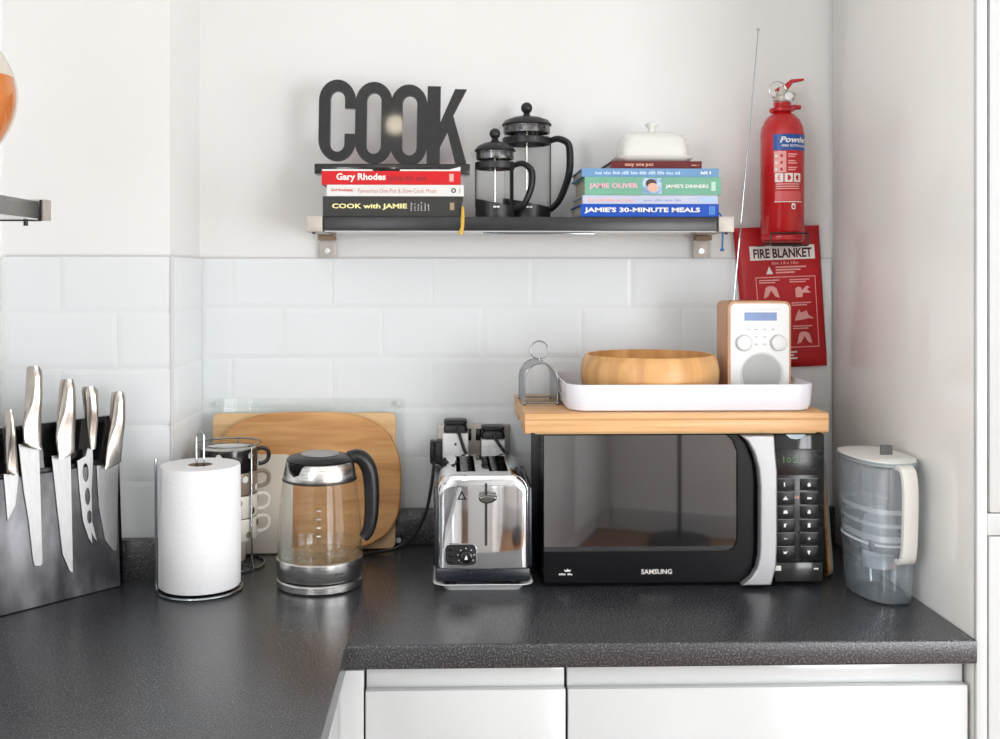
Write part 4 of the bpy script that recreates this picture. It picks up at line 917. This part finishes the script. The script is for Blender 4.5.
# darker board: wide rounded outline
op = []
for i in range(72):
    a = 2 * PI * i / 72; c, s = math.cos(a), math.sin(a)
    x = .186 * math.copysign(abs(c) ** .62, c); z = .1355 * math.copysign(abs(s) ** (.80 if s > 0 else .62), s); op.append((x, z + .1357))
lean('chopping_board', 'oiled brown rounded chopping board in front of the pale one', shape([op], .017, .004), M_boardd, -.2770, -.0710, 4.6)
lean('chopping_board', 'white plastic chopping board behind the mug stack', rplate(.150, .190, .018, .007, .0015, 6, 0, .0956), mat('cream_plastic', rgb(226, 218, 204), .4, bump=(80, .05)), -.3760, -.0850, 5.0)

# ================================================================== mug stack
t = T('mug_rack', 'wire rack holding a stack of spotted mugs', 'rack', (-.4085, -.158, W))
for k in range(3):
    a = math.radians(-35 + k * 120); c, s = math.cos(a), math.sin(a); R_ = .0590
    obj('upright_wire', tube(B(), spline([(R_ * c, R_ * s, .2265), (R_ * c, R_ * s, .15), (R_ * c, R_ * s, .06), (R_ * c * 1.02, R_ * s * 1.02, .025), (R_ * c * 1.08, R_ * s * 1.08, .007), (R_ * c * 1.11, R_ * s * 1.11, .0022)], 5), .0016, 8), M_wire, t)
obj('top_ring', tube(B(), [(.0590 * math.cos(a * PI / 24), .0590 * math.sin(a * PI / 24), .2275) for a in range(48)], .0016, 8, closed=True), M_wire, t)
obj('base_ring', tube(B(), [(.0655 * math.cos(a * PI / 24), .0655 * math.sin(a * PI / 24), .0022) for a in range(48)], .0020, 8, closed=True), M_wire, t)
for k in range(3):
    a = math.radians(-35 + k * 120); c, s = math.cos(a), math.sin(a)
    obj('base_wire', tube(B(), [(0, 0, .0052), (.04 * c, .04 * s, .0052), (.0655 * c, .0655 * s, .0040)], .0016, 8), M_wire, t)
def mug(label, k, col, dots, hand):
    t = T('mug', label, 'mug', (-.4085, -.158, W + .0085 + k * .0425), 0, 'spotted mugs stacked in the wire rack')
    m = mat('mug_%d_%d_%d' % col, rgb(*col), .2, coat=.3, noise=(20, rgb(*[max(0, c - 6) for c in col]), .4, .7))
    obj('cup', lathe(B(), [(0, .0003), (.029, .0003), (.031, .003), (.034, .030), (.0385, .0415), (.0505, .0425), (.0525, .045), (.0535, .081), (.0530, .0835), (.0505, .0835), (.0500, .0825)], 40), m, t)
    obj('lining', lathe(B(), [(.0500, .0825), (.0498, .081), (.0488, .050), (.037, .0465), (.030, .033), (.028, .006), (0, .005)], 40), M_ceramic, t)
    a = math.radians(hand); c, s = math.cos(a), math.sin(a)
    pts = [((.0525 + r) * c, (.0525 + r) * s, z) for r, z in ((0, .0765), (.012, .078), (.021, .072), (.0225, .063), (.019, .054), (.010, .0495), (0, .0495))]
    b = tube(B(), spline(pts, 4), .0040, 8); obj('handle', b, m, t)
    for i in range(11):
        aa = math.radians(-170 + i * 33 + k * 13); z = (.0545, .072)[i % 2]; dm = dots[i % len(dots)]
        me = bend(flat([[(.0062 * math.cos(q * PI / 7), z + .0062 * math.sin(q * PI / 7)) for q in range(14)]]), .0540, 0)
        obj('spot', me, dm, t, rot=(0, 0, aa + PI / 2), smooth=False)
    return t
D_w = mat('spot_white', rgb(236, 232, 226), .3); D_k = mat('spot_black', rgb(30, 28, 28), .3); D_t = mat('spot_taupe', rgb(150, 132, 116), .3)
mug('white mug with dark spots at the bottom of the stack', 0, (232, 226, 214), (D_t, D_k), 22)
mug('white mug with black and taupe spots, second from the bottom', 1, (234, 228, 218), (D_k, D_t), 22)
mug('taupe mug with white spots below the black one', 2, (146, 130, 116), (D_w,), 22)
mug('black mug with white spots on top of the stack', 3, (30, 28, 30), (D_w,), 22)

# ================================================================== paper towel
PX, PY = -.4265, -.312
t = T('towel_holder', 'chrome wire holder standing in the paper towel roll', 'holder', (PX, PY, W))
obj('base_ring', tube(B(), [(.0712 * math.cos(a * PI / 28), .0712 * math.sin(a * PI / 28), .0024) for a in range(56)], .0023, 8, closed=True), M_wire, t)
obj('side_rod', tube(B(), spline([(-.0712, -.006, .0035), (-.0738, -.006, .012), (-.0740, -.006, .12), (-.0745, -.006, .226)], 4), .0024, 8), M_wire, t)
lp = [(-.0065, 0, .004), (-.0065, 0, .25)] + [(-.0065 * math.cos(a * PI / 8), 0, .262 + .009 * math.sin(a * PI / 8)) for a in range(9)] + [(.0065, 0, .25), (.0065, 0, .004)]
obj('centre_loop', tube(B(), lp, .0021, 8), M_wire, t)
obj('cross_wire', tube(B(), [(-.0712, 0, .0062), (.0712, 0, .0062)], .0018, 8), M_wire, t)
t = T('paper_towel_roll', 'white paper towel roll on the chrome holder', 'paper roll', (PX, PY, W + .0085))
obj('paper', lathe(B(), [(.021, 0), (.0670, 0), (.0685, .002), (.0692, .1), (.0680, .204), (.0668, .2065), (.0215, .2065), (.021, .2065), (.021, 0)], 64), M_kitchen, t, ang=50)
obj('core', lathe(B(), [(.0208, .0005), (.0208, .206), (.0195, .206), (.0195, .0005), (.0208, .0005)], 32), M_card, t)
b = B(); bmesh_pts = [(.0696 * math.cos(a), .0696 * math.sin(a)) for a in [math.radians(200 + k * 3) for k in range(6)]]
skin(b, [ring(b, [(x * 1.002, y * 1.002, .003) for x, y in bmesh_pts] + [(x, y, .003) for x, y in bmesh_pts[::-1]]), ring(b, [(x * 1.002, y * 1.002, .2035) for x, y in bmesh_pts] + [(x, y, .2035) for x, y in bmesh_pts[::-1]])])
obj('loose_end', b, M_kitchen, t)

# ================================================================== knife block
BA = math.atan2(.755, .656)
t = T('knife_block', 'dark magnetic knife block standing across the corner', 'knife block', (-.5665, -.29, W), BA)
TILT = .06
def tilt(o): o.rotation_euler = (-TILT, 0, 0); return o     # lean back
M_face = mat('worn_dark_face', rgb(66, 65, 70), .34, metal=.15, noise=(9, rgb(150, 150, 154), .42, .74), bump=(60, .1), stretch=(1.6, 1, .7))
tilt(obj('front_panel', bx(-.262, -.003, 0, .011, .0012, .2150, bev=.0012), M_face, t))
tilt(obj('back_panel', bx(-.262, .0100, .0113, .030, .0022, .2960, bev=.0012), M_blackg, t))
tilt(obj('top_step', bx(-.262, -.001, .0045, .0112, .2155, .2225, bev=.0008), M_black, t))
obj('foot_wedge', bx(-.255, -.006, .012, .046, .0003, .012, bev=.001), M_black, t) if False else None
def bez(pts, n=3): return [(p.x, p.y) for p in spline([(x, y, 0) for x, y in pts], n, True)]
KN = [
 ('slim paring knife at the left end of the block', [(-.2078, .3276), (-.1962, .3281), (-.1938, .3006), (-.1875, .2356), (-.1863, .2194), (-.2044, .2221), (-.2076, .2782)], [(-.206, .2239), (-.1813, .2203), (-.1815, .2139), (-.1878, .1716), (-.1965, .1571), (-.2017, .1485)], None),
 ('long square-tipped carving knife, the tallest on the block', [(-.1664, .3928), (-.1572, .3946), (-.1452, .3922), (-.144, .3855), (-.1465, .297), (-.1462, .2544), (-.1765, .2648), (-.178, .2972), (-.1712, .3338)], [(-.1798, .2684), (-.145, .2641), (-.1452, .0702), (-.1488, .0661), (-.159, .0682), (-.1613, .0784), (-.1668, .1439), (-.1737, .1934)], None),
 ('long pointed slicing knife in the middle of the block', [(-.1091, .3663), (-.1055, .3686), (-.0893, .3673), (-.0868, .3612), (-.0863, .2972), (-.0883, .2387), (-.1171, .2342), (-.1215, .2711), (-.1174, .3055)], [(-.1239, .2417), (-.09, .2406), (-.0923, .0426), (-.0985, .0472), (-.1099, .0777), (-.1164, .1498)], None),
 ('cheese knife with three holes and a forked tip', [(-.0716, .3499), (-.0678, .3529), (-.0474, .3513), (-.0447, .3459), (-.0457, .2929), (-.0493, .2438), (-.0587, .2433), (-.0662, .2951)], [(-.0785, .2273), (-.0628, .2336), (-.0586, .2467), (-.0493, .2455), (-.0491, .225), (-.0537, .1747), (-.0546, .1223), (-.0465, .0869), (-.0519, .093), (-.0563, .1023), (-.0551, .0835), (-.0621, .095), (-.0712, .1252), (-.0758, .1781)], [(-.0637, .2058, .0056, .0155), (-.0615, .1649, .0048, .0145), (-.059, .1298, .0044, .0112)]),
 ('broad chef knife at the right end of the block', [(-.0155, .3374), (-.0115, .3396), (.004, .3383), (.0068, .3328), (.0048, .2788), (-.0027, .2118), (-.0337, .2066), (-.0289, .2429), (-.0213, .2834)], [(-.0429, .2139), (-.0006, .2133), (-.0101, .0644), (-.0159, .0639), (-.0314, .0857), (-.0407, .1437)], None)]
M_blade = mat('knife_blade', rgb(176, 175, 174), .42, metal=.9, noise=(30, rgb(164, 163, 163), .35, .7), stretch=(9, 1, 1))
M_hand = mat('knife_handle', rgb(190, 184, 176), .22, metal=1, noise=(40, rgb(176, 170, 163), .35, .7))
for lab, hpts, bpts, holes in KN:
    cxk = sum(p[0] for p in bpts) / len(bpts)
    k = T('knife', lab, 'knife', (-.5665 + .656 * cxk, -.29 + .755 * cxk, W), BA, 'steel knives on the magnetic block'); k.rotation_euler = (-TILT, 0, BA)
    polys = [[(x - cxk, z) for x, z in bpts]]
    if holes: polys += [[(x - cxk + a * math.cos(q * PI / 10), z + b_ * math.sin(q * PI / 10)) for q in range(20)] for x, z, a, b_ in holes]
    obj('blade', shape(polys, .0022, .0004), M_blade, k, loc=(0, -.0020, 0), ang=20)
    # handle: rows between the left and right outlines, round section with a ridge
    zs = [p[1] for p in hpts]; z0, z1 = min(zs), max(zs); N = len(hpts)
    def span(z):
        xs = []
        for i in range(N):
            (xa_, za_), (xb_, zb_) = hpts[i], hpts[(i + 1) % N]
            if (za_ - z) * (zb_ - z) <= 0 and abs(za_ - zb_) > 1e-9: xs.append(xa_ + (xb_ - xa_) * (z - za_) / (zb_ - za_))
        return min(xs), max(xs)
    b = B(); rings = []; M_ = 18
    for i in range(M_ + 1):
        f = i / M_; z = z0 + (z1 - z0) * (.012 + .976 * f)
        xa_, xb_ = span(z); c = (xa_ + xb_) / 2 - cxk; w_ = max((xb_ - xa_) / 2, .002)
        th = (.0028 + .0085 * min(1, f * 1.7)) * (1 if f < .93 else .82)
        if f > .97: w_ *= .9
        tw = .9 * (f - .55)
        rings.append(ring(b, [(c + w_ * math.copysign(abs(math.cos(a)) ** .8, math.cos(a)), -.0125 + -th * math.copysign(abs(math.sin(a)) ** .8, math.sin(a)) * (1 + .35 * math.cos(a - tw * 3)) + .0 + (.0085 if f < .0 else 0), z) for a in [2 * PI * q / 20 for q in range(20)]]))
    skin(b, rings); obj('handle', b, M_hand, k, ang=45)

# ================================================================== boards beside the microwave and the filter jug
for i, (x, y0, y1, h, m, lab, lx) in enumerate(((.6800, -.282, -.03, .268, M_boardd, 'thin brown board standing on edge against the microwave side', .8), (.6855, -.276, -.03, .246, M_boardl, 'thin pale board standing on edge beside the brown one', 1.2), (.6910, -.270, -.03, .215, mat('grey_mat', rgb(170, 176, 182), .45, bump=(60, .05)), 'thin grey board standing on edge nearest the water jug', 1.6))):
    b = rplate(y1 - y0, h, .02, .0030, .0006, 6, 0, h / 2)
    o = tag(obj('chopping_board', b, m, None, loc=(x, (y0 + y1) / 2, W + .0006), rot=(math.radians(-4.2), 0, PI / 2)), lab, 'chopping board')

JA = math.radians(-84)     # from spout to handle
t = T('water_filter_jug', 'clear plastic water filter jug with white lid and handle', 'jug', (.7300, -.372, W), JA)
def jr(b, L, Wd, z, ox=0, p=2.5, n=44): return ring(b, [(x + ox, y, z) for x, y in sup(L, Wd, p, n)])
prof = [(.060, .034, .0006, .0), (.069, .041, .004, 0), (.0735, .0435, .03, -.001), (.0765, .045, .08, -.002), (.079, .0465, .105, -.003), (.083, .0485, .16, -.004), (.088, .0515, .232, -.006)]
b = B(); skin(b, [jr(b, *a) for a in prof], cap1=False); obj('outer_body', b, G_jug, t, ang=50)
obj('rim', tube(B(), [(x - .006, y, .2335) for x, y in sup(.0885, .0517, 2.5, 60)], .0018, 8, closed=True), glass('rim_plastic', (.8, .86, .9, 1), .3, .1), t)
b = B(); skin(b, [jr(b, .060, .036, .082, -.003), jr(b, .074, .044, .10, -.003), jr(b, .078, .046, .16, -.005), jr(b, .084, .0485, .224, -.006)], cap1=False); obj('hopper', b, G_hop, t, ang=50)
obj('hopper_band', tube(B(), [(x - .003, y, .098) for x, y in sup(.0755, .0452, 2.5, 60)], .0022, 8, closed=True), mat('frosted_white', rgb(224, 230, 234), .4, bump=(50, .02)), t)
M_fb = glass('frosted_band', (.97, .98, .99, 1), .2, .2, .75)
for z, L_, w_, hh in ((.104, .0748, .0446, .010), (.150, .0778, .0460, .008), (.128, .0762, .0453, .006)):
    b = B(); skin(b, [jr(b, L_, w_, z, -.003), jr(b, L_ + .0006, w_ + .0005, z + hh, -.0035)], cap0=False, cap1=False); obj('hopper_rib', b, M_fb, t, ang=50)
obj('filter', lathe(B(), [(0, .05), (.026, .05), (.029, .06), (.029, .118), (.024, .135), (.01, .15), (0, .152)], 28, (.006, 0, 0)), mat('filter_white', rgb(232, 238, 243), .4, noise=(30, rgb(220, 228, 236), .4, .6)), t)
b = B(); skin(b, [jr(b, .066, .039, .0045, 0), jr(b, .0722, .0422, .03, -.001), jr(b, .075, .0437, .072, -.002)]); obj('water', b, glass('jug_water', (.93, .97, 1, 1), .3, .03, .08), t, ang=50)  # pale diffuse share stands in for bluish highlights in the water
b = B(); skin(b, [jr(b, .0845, .0485, .229, -.006), jr(b, .086, .050, .2345, -.006), jr(b, .084, .049, .2375, -.006), jr(b, .062, .036, .241, -.006), jr(b, .02, .01, .242, -.006)]); lid = obj('lid', b, mat('lid_white', rgb(226, 226, 222), .3, bump=(50, .02)), t, ang=50)
obj('lid_tab', shape([rr2(.020, .022, .003, 4, 0, .247)], .006, .001), mat('tab_grey', rgb(104, 106, 106), .45, bump=(60, .05)), lid, loc=(.028, 0, 0), rot=(0, 0, PI / 2))
hp = spline([(.076, 0, .2285), (.088, 0, .2290), (.098, 0, .221), (.103, 0, .192), (.102, 0, .14), (.099, 0, .10), (.092, 0, .080), (.078, 0, .077)], 6)
b = B(); rings = []
for i, p in enumerate(hp):
    q = hp[min(i + 1, len(hp) - 1)] - hp[max(i - 1, 0)]; q.normalize(); nn = Vector((q.z, 0, -q.x))
    rings.append(ring(b, [p + Vector((0, yy, 0)) + nn * dd for yy, dd in ((-.012, -.004), (.012, -.004), (.0135, 0), (.012, .004), (-.012, .004), (-.0135, 0))]))
skin(b, rings); obj('handle', b, mat('handle_white', rgb(232, 230, 224), .35, bump=(50, .02)), t, ang=50)
obj('memo_dial', xf(lathe(B(), [(0, 0), (.009, 0), (.0095, .002), (.006, .004), (0, .004)], 24), Matrix.Translation((.05, -.0365, .096)) @ rotm('X', 90)), mat('dial_grey', rgb(150, 158, 164), .4, bump=(50, .02)), t)
